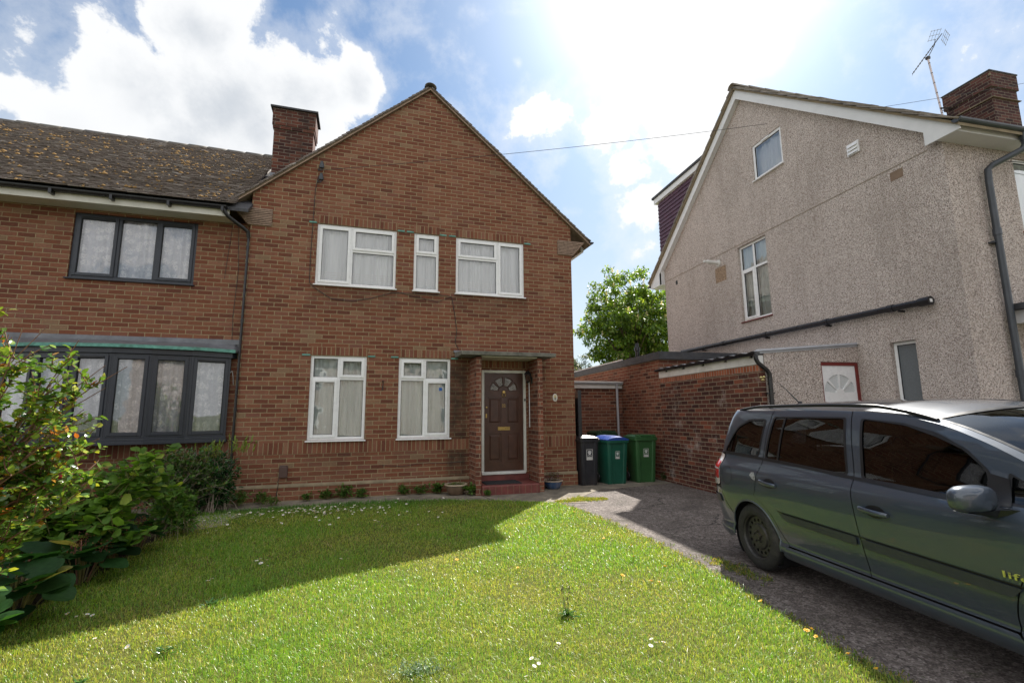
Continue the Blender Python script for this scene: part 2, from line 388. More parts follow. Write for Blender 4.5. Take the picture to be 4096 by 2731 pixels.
def ground_mats():
    k = NT('driveway tarmac'); o = k.obj()
    v = k.n('ShaderNodeTexVoronoi', feature='F1'); v.inputs['Scale'].default_value = 90; k.l(o, v.inputs['Vector'])
    c = k.ramp(k.sep(v.outputs['Color'])[0], [(0,(.045,.036,.030)),(.35,(.10,.082,.072)),(.65,(.165,.137,.122)),(.85,(.22,.185,.168)),(1,(.38,.33,.305))])
    v2 = k.n('ShaderNodeTexVoronoi', feature='F1'); v2.inputs['Scale'].default_value = 30; k.l(o, v2.inputs['Vector'])
    c = k.mix(.35, c, k.ramp(k.sep(v2.outputs['Color'])[1], [(0,(.05,.04,.035)),(.6,(.17,.14,.125)),(1,(.40,.35,.32))]))
    c = k.mix(k.lin(k.noise(o, 1.3, 6, .7), .46, .68, 0, .65), c, (.06,.05,.042))
    c = k.mix(k.smooth(k.noise(o, .55, 5, .65), .60, .68), c, (.07,.058,.045))
    c = k.mix(k.m('MULTIPLY', k.smooth(k.noise(o, 3.1, 6, .8), .60, .66), .7), c, (.05,.06,.02))
    wob_ = k.vm('ADD', o, k.scale(k.noise(o, 2.5, 5, .7, out='Color'), (.5,.5,0)))
    ck = k.n('ShaderNodeTexVoronoi', feature='DISTANCE_TO_EDGE'); ck.inputs['Scale'].default_value = .7; k.l(wob_, ck.inputs['Vector'])
    c = k.mix(k.m('MULTIPLY', k.smooth(ck.outputs[0], .012, .004), k.smooth(k.noise(o, .9, 3), .45, .55)), c, (.025,.022,.018))
    M['tarmac'] = k.done(k.bsdf(c, .82, 0, k.bump(v.outputs['Distance'], .010, 1), .3))
    k = NT('old path concrete'); o = k.obj()
    f = k.noise(o, 3, 7, .7); sp = k.voro(o, 120, 'F1', 'Color')
    c = k.mix(k.lin(f, .35, .68), (.11,.098,.078), (.27,.235,.185))
    c = k.mix(.25, c, k.mix(1, c, k.ramp(k.sep(sp)[0], [(0,(.5,.5,.5)),(1,(1.8,1.7,1.6))]), 'MULTIPLY'))
    x, y, z = k.sep(o)
    jt = k.m('LESS_THAN', k.m('ABSOLUTE', k.m('SUBTRACT', k.m('ADD', k.m('MULTIPLY', y, .12), x), 3.62)), .012)
    c = k.mix(jt, c, (.05,.045,.03))
    M['path'] = k.done(k.bsdf(c, .9, 0, k.bump(k.noise(o, 60, 5), .006), .25))
    k = NT('soil under lawn'); o = k.obj()
    c = k.mix(k.noise(o, 12, 6, .7), (.04,.055,.012), (.13,.12,.035))
    M['soil'] = k.done(k.bsdf(c, .95, 0, k.bump(k.noise(o, 30, 5), .02), .1))
    k = NT('bed earth'); o = k.obj()
    c = k.mix(k.noise(o, 15, 6, .7), (.022,.016,.011), (.07,.052,.036))
    M['earth'] = k.done(k.bsdf(c, .95, 0, k.bump(k.noise(o, 30, 5), .03), .1))
    k = NT('distant ground'); o = k.obj()
    c = k.mix(k.noise(o, .3, 6, .7), (.05,.075,.02), (.12,.13,.05))
    M['far'] = k.done(k.bsdf(c, .95, 0, None, .1))
    k = NT('street asphalt'); o = k.obj()
    c = k.mix(k.noise(o, 40, 6, .7), (.035,.035,.036), (.085,.083,.08))
    M['street'] = k.done(k.bsdf(c, .9, 0, None, .3))
    k = NT('pale gravel'); o = k.obj()
    sp = k.voro(o, 55, 'F1', 'Color')
    c = k.ramp(k.sep(sp)[0], [(0,(.09,.075,.065)),(.5,(.3,.26,.24)),(1,(.55,.5,.47))])
    M['gravel'] = k.done(k.bsdf(c, .9, 0, k.bump(k.voro(o, 55), .01), .3))
ground_mats()

def leaf_mat(name, gloss=.35, transl=.45, spec=.5):
    """colour comes from the per-leaf tint attribute"""
    k = NT(name); at = k.n('ShaderNodeAttribute', attribute_name='tint').outputs['Color']; o = k.obj()
    c = k.mix(k.lin(k.noise(o, 30, 3), .3, .7), k.mix(1, at, (.8,.8,.8), 'MULTIPLY'), k.mix(1, at, (1.15,1.15,1.15), 'MULTIPLY'))
    p = k.bsdf(c, gloss, 0, None, spec)
    t = k.n('ShaderNodeBsdfTranslucent'); k.l(k.mix(1, c, (1.55,1.5,.7), 'MULTIPLY'), t.inputs[0])
    m1 = k.n('ShaderNodeMixShader'); m1.inputs[0].default_value = transl; k.l(p, m1.inputs[1]); k.l(t.outputs[0], m1.inputs[2])
    return k.done(m1.outputs[0])
M['leaf'] = leaf_mat('leaf')
M['leafgloss'] = leaf_mat('glossy leaf', .16, .3, .7)
M['leafmatte'] = leaf_mat('soft leaf', .55, .5, .3)
M['blade'] = leaf_mat('grass blade', .32, .5, .5)
M['bark'] = plain('bark', (.12,.09,.06), .9, var=.4, vs=14, bump=.01)
M['twig'] = plain('red brown twig', (.16,.075,.04), .55, var=.35, vs=20)
M['twiggreen'] = plain('olive stem', (.14,.12,.035), .5, var=.3, vs=20)
M['twiggrey'] = plain('dry grey twig', (.26,.21,.16), .85, var=.3, vs=20)
M['berry'] = plain('dark red berry', (.22,.012,.015), .2, var=.3)
M['seedhead'] = plain('dry pink brown seed head', (.22,.10,.07), .8, var=.4, vs=30)
M['petalwhite'] = plain('white petal', (.8,.78,.76), .6)
M['petalyellow'] = plain('yellow petal', (.75,.42,.01), .6)
M['petalblue'] = plain('blue violet petal', (.20,.20,.55), .6)
M['petalpink'] = plain('pale candle flower', (.62,.52,.40), .7)
# ------------------------------------------------------------------ windows
def window(parent, Mx, x0, x1, z0, z1, panes, frame_mat='upvc', glass_mat='glass', curt=None, fw=.055, dep=.07, y=0.03,
           sill=None, name='window', label=None, curt_dy=.035, curt_top=1.0, vent=False, sillmat=None):
    """panes: (fx0,fx1,fz0,fz1,opening) fractions measured between frame centre lines; frame set in wall local x,z ; y>0 is into the wall"""
    mb = MB(Mx); W = x1-x0; H = z1-z0
    F = mb
    # outer frame
    F.box(x0, x0+fw, y, y+dep, z0, z1); F.box(x1-fw, x1, y, y+dep, z0, z1)
    F.box(x0+fw, x1-fw, y, y+dep, z1-fw, z1); F.box(x0+fw, x1-fw, y, y+dep, z0, z0+fw)
    sashes = []; seal = MB(Mx); gl = []; done = set()
    for (a, b, c, d, op) in panes:
        xa = x0+fw+(W-2*fw)*a; xb = x0+fw+(W-2*fw)*b; za = z0+fw+(H-2*fw)*c; zb = z0+fw+(H-2*fw)*d
        h = .027
        xl = xa if a == 0 else xa+h; xr = xb if b == 1 else xb-h; zl = za if c == 0 else za+h; zr = zb if d == 1 else zb-h
        # mullion / transom pieces around this pane (butted, not overlapping)
        if b < 1 and ('v', round(b,3), round(c,3)) not in done:
            F.box(xb-h, xb+h, y, y+dep, zl, zb if d == 1 else zb+h); done.add(('v', round(b,3), round(c,3)))
        if d < 1 and ('h', round(d,3), round(a,3)) not in done:
            F.box(xa if a == 0 else xa+h, xb if b == 1 else xb-h, y, y+dep, zb-h, zb+h); done.add(('h', round(d,3), round(a,3)))
        if op:
            s = .045; yo = y-.018; y1 = y+.04
            sash = MB(Mx); sashes.append(sash)
            sash.box(xl-.008, xl+s, yo, y1, zl-.008, zr+.008); sash.box(xr-s, xr+.008, yo, y1, zl-.008, zr+.008)
            sash.box(xl+s, xr-s, yo, y1, zr-s, zr+.008); sash.box(xl+s, xr-s, yo, y1, zl-.008, zl+s)
            g = (xl+s, xr-s, zl+s, zr-s, y+.004)
            if vent: seal.box(xl+s*1.2, xr-s*1.2, yo-.012, yo-.001, zr-.03, zr-.012)
        else: g = (xl, xr, zl, zr, y+.012)
        gx0, gx1, gz0, gz1, gy = g; t = .007
        seal.box(gx0, gx0+t, gy, gy+.02, gz0, gz1); seal.box(gx1-t, gx1, gy, gy+.02, gz0, gz1)
        seal.box(gx0+t, gx1-t, gy, gy+.02, gz0, gz0+t); seal.box(gx0+t, gx1-t, gy, gy+.02, gz1-t, gz1)
        gl.append((gx0+t, gx1-t, gz0+t, gz1-t, gy+.011))
    fo = F.build(name, M[frame_mat], parent, bevel=.006)
    if label: fo['label'] = label
    for q in sashes: q.build('casement', M[frame_mat], fo, bevel=.006)
    if seal.v: seal.build('glazing_seal', M['seal'], fo)
    for (a, b, c, d, gy) in gl:
        MB(Mx).add([(a,gy,c),(b,gy,c),(b,gy,d),(a,gy,d)], [(0,1,2,3)]).build('pane', M[glass_mat], fo, recalc=False)
    if sill is not False:
        pr = .05 if sill is None else sill
        MB(Mx).add([(x0-.025,-pr,z0-.028),(x1+.025,-pr,z0-.028),(x1+.025,y+dep,z0-.028),(x0-.025,y+dep,z0-.028),(x0-.025,-pr,z0-.006),(x1+.025,-pr,z0-.006),(x1+.025,y+dep,z0+.004),(x0-.025,y+dep,z0+.004)],
            [(0,3,2,1),(4,5,6,7),(0,1,5,4),(1,2,6,5),(2,3,7,6),(3,0,4,7)]).build('sill', M[sillmat or frame_mat], fo, bevel=.004)
    if curt:
        rnd = random.Random(int(abs(x0*1000+z0*77)))
        n = int(W/.018); pts = []
        for i in range(n+1):
            u = i/n; xx = x0+fw*.6+(W-fw*1.2)*u
            yy = y+dep+curt_dy + .016*math.sin(u*W*58+2.2*math.sin(u*W*9+x0))+.020*math.sin(u*W*21+x0*3)+rnd.uniform(-.004,.004)
            pts.append((xx, yy))
        zt = z0+H*curt_top-.01
        nz = 6; vs = [(px, py+ (.012*math.sin(q*1.1+px*9)), z0+.02+(zt-z0-.02)*q/nz) for q in range(nz+1) for px, py in pts]
        fs = [(q*(n+1)+i, q*(n+1)+i+1, (q+1)*(n+1)+i+1, (q+1)*(n+1)+i) for q in range(nz) for i in range(n)]
        MB(Mx).add(vs, fs).build('curtain', M[curt], fo, smooth=True, recalc=False, angle=80)
        MB(Mx).box(x0, x1, y+dep+curt_dy+.25, y+dep+curt_dy+.27, z0, z1).build('room_back', M['curtaindark'], fo)
    return fo

# ------------------------------------------------------------------ tiles
def tile_roof(name, mat, parent, O, U, Vv, L, Hh, tw, gauge, thick=.016, rag=.006, seed=1, keep=None):
    """tiles: O = eave start, U along eave, Vv up slope; L length, Hh slope length"""
    rg = np.random.default_rng(seed); O = np.array(O, float); U = np.array(U, float); U /= np.linalg.norm(U); Vv = np.array(Vv, float); Vv /= np.linalg.norm(Vv)
    N = np.cross(U, Vv)
    if N[2] < 0: N = -N
    nr = int(Hh/gauge); nc = int(L/tw)+2
    LF_ = .95 if name == 'roof_tiles' and thick == .020 else .55
    vs = []; fl = []; tint = []
    base = [(0,3,2,1),(4,5,6,7),(0,1,5,4),(1,2,6,5),(2,3,7,6),(3,0,4,7)]
    allv = []; n = 0; faces = []
    for r in range(nr+1):
        off = (-.5 if r % 2 else 0)*tw + rg.uniform(-.004,.004)
        for c in range(nc):
            a = max(0, c*tw+off); b = min(L, (c+1)*tw+off-.004)
            if b-a < .02: continue
            v0 = r*gauge + rg.normal(0, rag*.5); v1 = min(v0+gauge*2.0, Hh)
            if v1-v0 < .01: continue
            if keep and not keep((a+b)/2, v0): continue
            l0 = thick + abs(rg.normal(0, rag)); tw_ = rg.normal(0, rag*.7)
            lo = thick*1.9; 
            P = lambda u, v, w: O+U*u+Vv*v+N*w
            allv += [P(a,v0,l0-thick+lo*LF_+tw_), P(b,v0,l0-thick+lo*LF_-tw_), P(b,v1,-.006), P(a,v1,-.006), P(a,v0,l0+lo*LF_+tw_), P(b,v0,l0+lo*LF_-tw_), P(b,v1,thick-.006), P(a,v1,thick-.006)]
            faces += [tuple(i+n for i in f) for f in base]; n += 8
            t = rg.random(); tint += [t]*8
    V_ = np.array(allv); F_ = np.array(faces).ravel()
    return mesh_np(name, V_, F_, np.full(len(faces), 4), M[mat], parent, np.array(tint)[:, None]*np.ones(3))

def ridge_tiles(name, mat, parent, A, B, r=.13, seg=.45, seed=3):
    A = Vector(A); B = Vector(B); L = (B-A).length; d = (B-A)/L; n = int(L/seg); side = d.cross(Vector((0,0,1))).normalized(); rg = random.Random(seed)
    vs = []; fs = []; tint = []
    for i in range(n+1):
        a = A+d*(i*seg); b = A+d*min(L, (i+1)*seg-.01); rr = r*(1+rg.uniform(-.04,.04)); dz = rg.uniform(-.006,.006); t = rg.random()
        base = len(vs)
        for (p, q) in ((a, rr+.008), (b, rr)):
            for k in range(9):
                an = math.pi*k/8
                for w in (0, -.02): vs.append(tuple(p+side*math.cos(an)*(q+w)+Vector((0,0,math.sin(an)*(q+w)*.85+dz))))
        for k in range(8):
            o0 = base+2*k; o1 = base+18+2*k
            fs += [(o0,o0+2,o1+2,o1),(o0+1,o1+1,o1+3,o0+3)]
            fs += [(o0,o0+1,o0+3,o0+2),(o1,o1+2,o1+3,o1+1)]
        tint += [t]*36
    return mesh_np(name, np.array(vs), np.array(fs).ravel(), np.full(len(fs), 4), M[mat], parent, np.array(tint)[:, None]*np.ones(3))

def gutter(mb, a, b, r=.056):
    a = Vector(a); b = Vector(b); d = (b-a).normalized(); s = d.cross(Vector((0,0,1))).normalized()
    prof = [(math.cos(math.pi*k/8), -math.sin(math.pi*k/8)) for k in range(9)]
    vs = []
    for p in (a, b):
        for rr in (r, r-.006):
            for (x, z) in prof: vs.append(p+s*x*rr+Vector((0,0,z*rr)))
    fs = []
    for k in range(8):
        fs += [(k,k+1,19+k-0+0,18+k)] if False else [(k, k+1, 18+k+1, 18+k), (9+k, 27+k, 27+k+1, 9+k+1)]
    fs += [(0,18,27,9),(8,17,35,26)]
    fs += [(k,9+k,9+k+1,k+1) for k in range(8)]+[(18+k,18+k+1,27+k+1,27+k) for k in range(8)]
    mb.add([tuple(v) for v in vs], fs)
    # stop ends
    for p, sg in ((a,1),(b,-1)):
        mb.add([tuple(p+s*x*(r+.004)+Vector((0,0,z*(r+.004)))) for x,z in prof]+[tuple(p+d*sg*.012+s*x*(r+.004)+Vector((0,0,z*(r+.004)))) for x,z in prof],
               [tuple(range(9)), tuple(reversed(range(9,18)))]+[(k,9+k,10+k,k+1) for k in range(8)]+[(8,17,9,0)])
    return mb

# ================================================================== BRICK GABLE HOUSE
XL, XR = -.635, 5.935
AX, AZ = 2.672, 8.50            # wall apex
EZ = 5.05
PITCH = (8.59-5.44)/(6.389-2.672)
def roofz(x): return 8.52-abs(x-AX)*PITCH
H1 = empty('brick_house', (0,0,0), 0, 'red brick gabled house with white windows and a brown front door under a small porch', 'house')
ZUT, ZUB, ZLT, ZLB = 5.224, 3.997, 2.614, 1.039
WIN = [(.537,2.054,ZUB,ZUT),(2.405,2.920,ZUB,ZUT),(3.281,4.798,ZUB,ZUT),(.546,1.558,ZLB,ZLT),(2.164,3.191,ZLB,ZLT)]
holes = [[(a,c),(b,c),(b,d),(a,d)] for a,b,c,d in WIN]
DX0, DX1, DZ0, DZ1 = 3.84, 4.80, .31, 2.40
holes.append([(DX0,DZ0),(DX1,DZ0),(DX1,DZ1),(DX0,DZ1)])
outline = [(XL,-.05),(XR,-.05),(XR,roofz(XR)-.02),(AX,AZ),(XL,roofz(XL)-.02)]
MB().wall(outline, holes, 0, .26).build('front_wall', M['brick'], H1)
MB().box(XR-.26, XR, .26, 8.0, -.05, roofz(XR)-.03).build('side_wall', M['brick'], H1)
MB().box(XL, XL+.26, .26, 8.0, -.05, roofz(XL)-.03).build('party_wall', M['brick'], H1)
MB().wall(outline, [], 8.0, 8.26).build('rear_wall', M['brick'], H1)
MB().box(XL+.26, XR-.26, .27, 8.0, 2.75, 2.85).build('upper_floor', M['curtaindark'], H1)
# plinth
MB().box(XL-.01, 3.589, -.022, 0, -.05, .225).box(4.961, XR+.015, -.022, 0, -.05, .225).build('brick_plinth', M['brick'], H1)
pm = MB()
for a, b in ((XL-.01, 3.589), (4.961, XR+.015)):
    pm.add([(a,-.026,.225),(b,-.026,.225),(b,0,.225),(a,0,.225),(a,-.024,.245),(b,-.024,.245),(b,-.001,.285),(a,-.001,.285)],
           [(0,3,2,1),(4,5,6,7),(0,1,5,4),(1,2,6,5),(2,3,7,6),(3,0,4,7)])
pm.build('plinth_mortar', M['mortar'], H1)
# soldier courses, 3 mm proud
MB().box(XL, 3.589, -.003, 0, .800, 1.010).build('soldier_course', M['soldier'], H1)
MB().box(4.961, XR, -.003, 0, .800, 1.037).build('soldier_course', M['soldier'], H1)
for a, b, c, d in WIN[:3]: MB().box(a-.01, b+.01, -.003, 0, d, d+.1695).build('soldier_course', M['soldier_up'], H1)
for a, b, c, d in WIN[3:]: MB().box(a-.01, b+.01, -.003, 0, d, d+.1695).build('soldier_course', M['soldier_lo'], H1)
MB().box(3.70, 4.85, -.003, 0, 2.443, 2.60).build('soldier_course', M['soldier_lo'], H1)
# verdigris tabs at the window heads
for a, b, c, d in WIN:
    for x in (a-.155, b+.012): MB().box(x, x+.14, -.016, .0, d-.008, d+.022).build('flashing_tab', M['copper'], H1)
# kneelers of creasing tile
for s in (-1, 1):
    mb = MB(); n = 10; inner = (-.27 if s < 0 else 5.60); edge = XL if s < 0 else XR
    for i in range(n):
        z = 5.06+i*.034; t = (i+1)/n; out = edge+s*(.02+.30*t)
        mb.box(min(inner,out)+random.uniform(-.006,.006), max(inner,out)+random.uniform(-.006,.006), -.028+random.uniform(-.006,.003), .24, z, z+.022)
    mb.build('kneeler_tiles', M['tilecreep'], H1)
    x0, x1 = (min(inner, edge+s*.02), max(inner, edge+s*.02))
    MB().box(x0+.01, x1-.0, -.006, .02, 5.06, 5.40).build('kneeler_mortar', M['verge'], H1)
    MB().prism([(edge,5.055),(edge+s*.30,5.40),(edge,5.40)], .0, .235).build('kneeler_core', M['mortar'], H1)
# roof slopes
SL = math.hypot(1, PITCH)
half = 6.40-AX
for s in (-1, 1):
    e = AX+s*half; ze = 8.56-half*PITCH
    mb = MB()
    # board and mortared verge under the tiles
    P = [(e, ze-.075),(AX, 8.56-.075),(AX, 8.56-.005),(e, ze-.005)]
    mb.prism(P if s > 0 else P[::-1], -.055, 8.3).build('roof_slope', M['verge'], H1)
    mb = MB(); mb.prism([(e, ze-.055),(AX,8.505),(AX,8.485),(e,ze-.075)][::1 if s > 0 else -1], -.075, -.055).build('verge_undercloak', M['tilecreep'], H1)
    O = (e-.0, -.08, ze) ; U = (0,1,0); Vv = (-s, 0, PITCH)
    tile_roof('roof_tiles', 'tile', H1, O, U, Vv, 8.4, half*SL-.03, .165, .10, seed=5+s)
ridge_tiles('ridge_tiles', 'tile_ridge', H1, (AX,-.09,8.535), (AX,8.3,8.535), r=.125)
g = gutter(MB(), (6.43, -.07, 5.41), (6.43, 8.2, 5.41)); g.build('gutter', M['black'], H1)
MB().box(6.30, 6.37, .24, 8.2, 5.26, 5.42).build('fascia', M['fascia_cream'], H1)

# windows of the brick house
Y0 = .03
W1 = window(H1, I4, *WIN[0], [(0,.42,0,1,1),(.42,1,.60,1,1),(.42,1,0,.60,0)], curt='net')
W2 = window(H1, I4, *WIN[1], [(0,1,.65,1,1),(0,1,0,.65,0)], curt='net')
W3 = window(H1, I4, *WIN[2], [(0,.61,.65,1,1),(.61,1,0,1,1),(0,.61,0,.65,0)], curt='net')
W4 = window(H1, I4, *WIN[3], [(0,.5,.745,1,0),(.5,1,.745,1,1),(0,.5,0,.745,1),(.5,1,0,.745,0)], curt='netlow')
W5 = window(H1, I4, *WIN[4], [(0,.5,.745,1,1),(.5,1,.745,1,0),(0,.5,0,.745,0),(.5,1,0,.745,1)], curt='netlow')
MB().box(2.97, 3.03, .040, .042, 1.965, 2.03).build('security_sticker', M['stickerblue'], W5)

# porch
def pier(x0, x1):
    MB().box(x0, x1, -.60, -.001, -.04, 2.60).build('porch_pier', M['brick_ext'], H1)
pier(3.59, 3.695); pier(4.855, 4.96)
MB().add([(3.28,-.72,2.625),(5.21,-.72,2.625),(5.21,-.001,2.64),(3.28,-.001,2.64),(3.27,-.73,2.70),(5.22,-.73,2.70),(5.22,-.001,2.745),(3.27,-.001,2.745)],
    [(0,3,2,1),(4,5,6,7),(0,1,5,4),(1,2,6,5),(2,3,7,6),(3,0,4,7)]).build('porch_canopy', M['canopy'], H1, bevel=.008)
MB().box(3.25, 5.22, -.035, -.001, 2.746, 2.79).build('canopy_flashing', M['lead'], H1)
MB().box(3.70, 4.85, -.60, -.004, 2.602, 2.6245).build('canopy_soffit', M['fascia_cream'], H1)
st = MB().box(3.70, 4.85, -.665, -.035, -.03, .165)
st.build('lower_step', M['redpaint'], H1, bevel=.02, seg=3)
jt = MB()
for i in range(10): jt.box(3.72+i*.118, 3.725+i*.118, -.6675, -.664, 0, .148)
jt.build('step_joints', M['mortar'], H1)
MB().box(3.70, 4.85, -.034, -.001, -.03, .285).build('upper_step', M['redpaint'], H1, bevel=.015, seg=3)
# door
fr = MB(); fr.box(DX0, DX0+.055, -.02, .06, DZ0, DZ1); fr.box(DX1-.055, DX1, -.02, .06, DZ0, DZ1); fr.box(DX0+.055, DX1-.055, -.02, .06, DZ1-.055, DZ1)
fr = fr.build('door_frame', M['whitewood'], H1, bevel=.005)
MB().box(DX0+.0, DX1-.03, -.06, .05, DZ0-.02, DZ0+.035).build('door_threshold', M['upvc_old'], fr, bevel=.004)
dx0, dx1, dz0, dz1 = DX0+.058, DX1-.058, DZ0+.04, DZ1-.058; cx = (dx0+dx1)/2; cz = 1.955
def arc(cx, cz, r, a0, a1, n): return [(cx+r*math.cos(R(a0+(a1-a0)*i/n)), cz+r*math.sin(R(a0+(a1-a0)*i/n))) for i in range(n+1)]
fans = [(6,40),(48,86),(94,132),(140,174)]
def seg_poly(a0, a1, r0, r1): return arc(cx, cz, r1, a0, a1, 7)+arc(cx, cz, r0, a1, a0, 4)
panels = [(dx0+.085, cx-.055, 1.29, 1.84), (cx+.055, dx1-.085, 1.29, 1.84), (dx0+.085, cx-.055, .54, 1.10), (cx+.055, dx1-.085, .54, 1.10)]
door = MB().wall([(dx0,dz0),(dx1,dz0),(dx1,dz1),(dx0,dz1)], [seg_poly(a, b, .115, .305) for a, b in fans]+[[(a,c),(b,c),(b,d),(a,d)] for a,b,c,d in panels], .012, .055).build('front_door', M['doorbrown'], H1, bevel=.004)
pn = MB()
for a, b, c, d in panels:
    pn.box(a, b, .030, .05, c, d)
    q = .035; pn.add([(a+q,.030,c+q),(b-q,.030,c+q),(b-q,.030,d-q),(a+q,.030,d-q),(a+q+.02,.016,c+q+.02),(b-q-.02,.016,c+q+.02),(b-q-.02,.016,d-q-.02),(a+q+.02,.016,d-q-.02)],
        [(4,5,6,7),(0,1,5,4),(1,2,6,5),(2,3,7,6),(3,0,4,7)])
pn.build('door_panel', M['doorbrown'], door)
bd = MB()
for a, b in fans:
    po = seg_poly(a, b, .115, .305); pi_ = [(cx+(x-cx)*1, z) for x, z in po]
    k = len(po); c0 = (sum(p[0] for p in po)/k, sum(p[1] for p in po)/k)
    inn = [(c0[0]+(x-c0[0])*.86, c0[1]+(z-c0[1])*.88) for x, z in po]
    bd.add([(x,.006,z) for x,z in po]+[(x,.018,z) for x,z in inn], [(i,(i+1)%k,(i+1)%k+k,i+k) for i in range(k)])
    MB().add([(x,.03,z) for x,z in po], [tuple(range(k))]).build('fanlight_pane', M['frost'], door)
bd.build('fanlight_bead', M['doorbrown'], door)
MB().lathe([(0,-.012),(.03,-.01),(.034,0),(.03,.004)], (cx,0,1.945), 20, axis='y').tube([(cx+.038*math.cos(t),-.008+.0*t,1.90+.05*math.sin(t)) for t in [R(-200+a*22) for a in range(11)]], .006, 8).build('door_knocker', M['brass'], door, smooth=True)
lp = MB().wall([(cx-.13,1.165),(cx+.13,1.165),(cx+.13,1.235),(cx-.13,1.235)], [[(cx-.105,1.18),(cx+.105,1.18),(cx+.105,1.22),(cx-.105,1.22)]], .001, .013)
lp.box(cx-.104, cx+.104, .006, .012, 1.181, 1.219); lp.build('letter_plate', M['brass'], door)
MB().lathe([(0,-.018),(.017,-.016),(.019,.011)], (dx0+.05,0,1.63), 14, axis='y').box(dx0+.03, dx0+.06, -.002, .012, 1.42, 1.50).build('door_lock', M['brass'], door)
text_mesh('door_number', '22', .085, textM(cx, .010, 1.665), M['brass'], door)
MB().box(DX1-.04, DX1-.015, -.035, -.0205, 1.76, 1.81).build('bell_push', M['black'], fr)
# lantern on the inner face of the right pier
lx, ly, lz = 4.765, -.26, 2.27
ln = MB(); ln.tube([(4.854,ly,lz-.10),(4.84,ly,lz-.02),(4.80,ly,lz+.06),(lx,ly,lz+.10)], .008, 6)
ln.lathe([(.0,.115),(.02,.11),(.075,.05),(.08,.04),(.02,.045)], (lx,ly,lz), 6); ln.lathe([(.035,-.12),(.045,-.11),(.02,-.14),(0,-.15)], (lx,ly,lz), 6)
for k in range(6):
    a = R(60*k); ln.bar((lx+.072*math.cos(a),ly+.072*math.sin(a),lz+.045), (lx+.042*math.cos(a),ly+.042*math.sin(a),lz-.115), .008, .008)
ln.box(4.842, 4.854, ly-.04, ly+.04, lz-.16, lz-.02)
ln = ln.build('porch_lantern', M['iron'], H1)
MB().lathe([(.064,.04),(.036,-.112)], (lx,ly,lz), 6, caps=False).build('lantern_glass', M['glass'], ln)
MB().tube([(4.842,-.12,2.20),(4.842,-.12,1.22)], .010, 6).build('cable_conduit', M['upvc'], H1)
# number plaque
pq = MB().lathe([(0,-.014),(.045,-.013),(.054,-.008),(.056,0)], (0,0,0), 32, axis='y')
for i, v in enumerate(pq.v): pq.v[i] = (5.469+v[0], v[1], 1.835+v[2]*1.5)
pq = pq.build('number_plaque', M['ceramic'], H1, smooth=True)
fl = MB(); rr = random.Random(3)
for i in range(9):
    a = R(i*40); px, pz = 5.469+.022*math.cos(a), 1.862+.026*math.sin(a); fl.lathe([(0,-.018),(.009,-.016),(.009,-.012)], (px,0,pz), 6, axis='y')
fl.build('flower_motif', M['yellow'], pq)
MB().bar((5.469,-.017,1.78),(5.469,-.017,1.885),.005,.004).build('stem_motif', M['inkblack'], pq)
text_mesh('plaque_number', '22', .05, textM(5.469, -.0165, 1.812), M['inkblack'], pq)
# vent box, hook, cables, insulators
MB().box(.125, .265, -.055, -.001, .40, .595).prism([(.125,.595),(.265,.595),(.255,.615),(.135,.615)], -.05, -.001).build('vent_box', plain('brown vent plastic', (.09,.05,.042), .5), H1, bevel=.008)
MB().tube([(.135,-.03,.40),(.12,-.05,.34),(.125,-.03,.28),(.105,-.03,.12),(.12,-.035,.0)], .006, 6).build('vent_cable', M['cable'], H1)
MB().tube([(1.867,-.01,2.14),(1.867,-.03,2.15),(1.872,-.012,2.10),(1.867,-.012,2.02),(1.863,-.03,1.97)], .009, 6).tube([(1.867,-.01,2.15),(1.867,-.05,2.155)], .010, 6).build('wall_hook', M['iron'], H1)
for (z, yy) in ((6.41,-.08),(6.16,-.08)):
    MB().lathe([(.02,-.085),(.045,-.075),(.05,-.03),(.04,-.022),(.042,.01),(.03,.016),(.032,.05),(.015,.07),(0,.075)], (.56,yy,z), 14).tube([(.56,yy,z-.08),(.56,yy,z-.12),(.50,yy+.02,z-.12),(.50,-.005,z-.05)], .011, 6).build('cable_insulator', M['dkgrey'], H1, smooth=True)
cb = MB()
cb.tube([(.50,-.012,6.2),(.46,-.012,5.9),(.45,-.012,5.3),(.44,-.012,4.5),(.445,-.012,4.02),(.52,-.018,3.93),(.85,-.014,3.72),(1.25,-.014,3.70),(1.6,-.014,3.78),(2.0,-.014,3.92),(2.4,-.014,3.93),(3.1,-.014,3.93),(3.2,-.014,3.90),(3.27,-.014,3.5),(3.31,-.014,3.2),(3.28,-.014,2.95),(3.36,-.014,2.80)], .006, 5)
cb.tube([(2.1,-.014,3.93),(2.9,-.014,3.78),(3.2,-.014,3.92)], .004, 5)
cb.build('telephone_cable', M['cable'], H1)
MB().tube([(1.9,-.010,.55),(2.3,-.012,.52),(2.6,-.012,.56),(3.0,-.012,.55),(3.45,-.012,.56)], .004, 5).build('low_cable', M['cable'], H1)

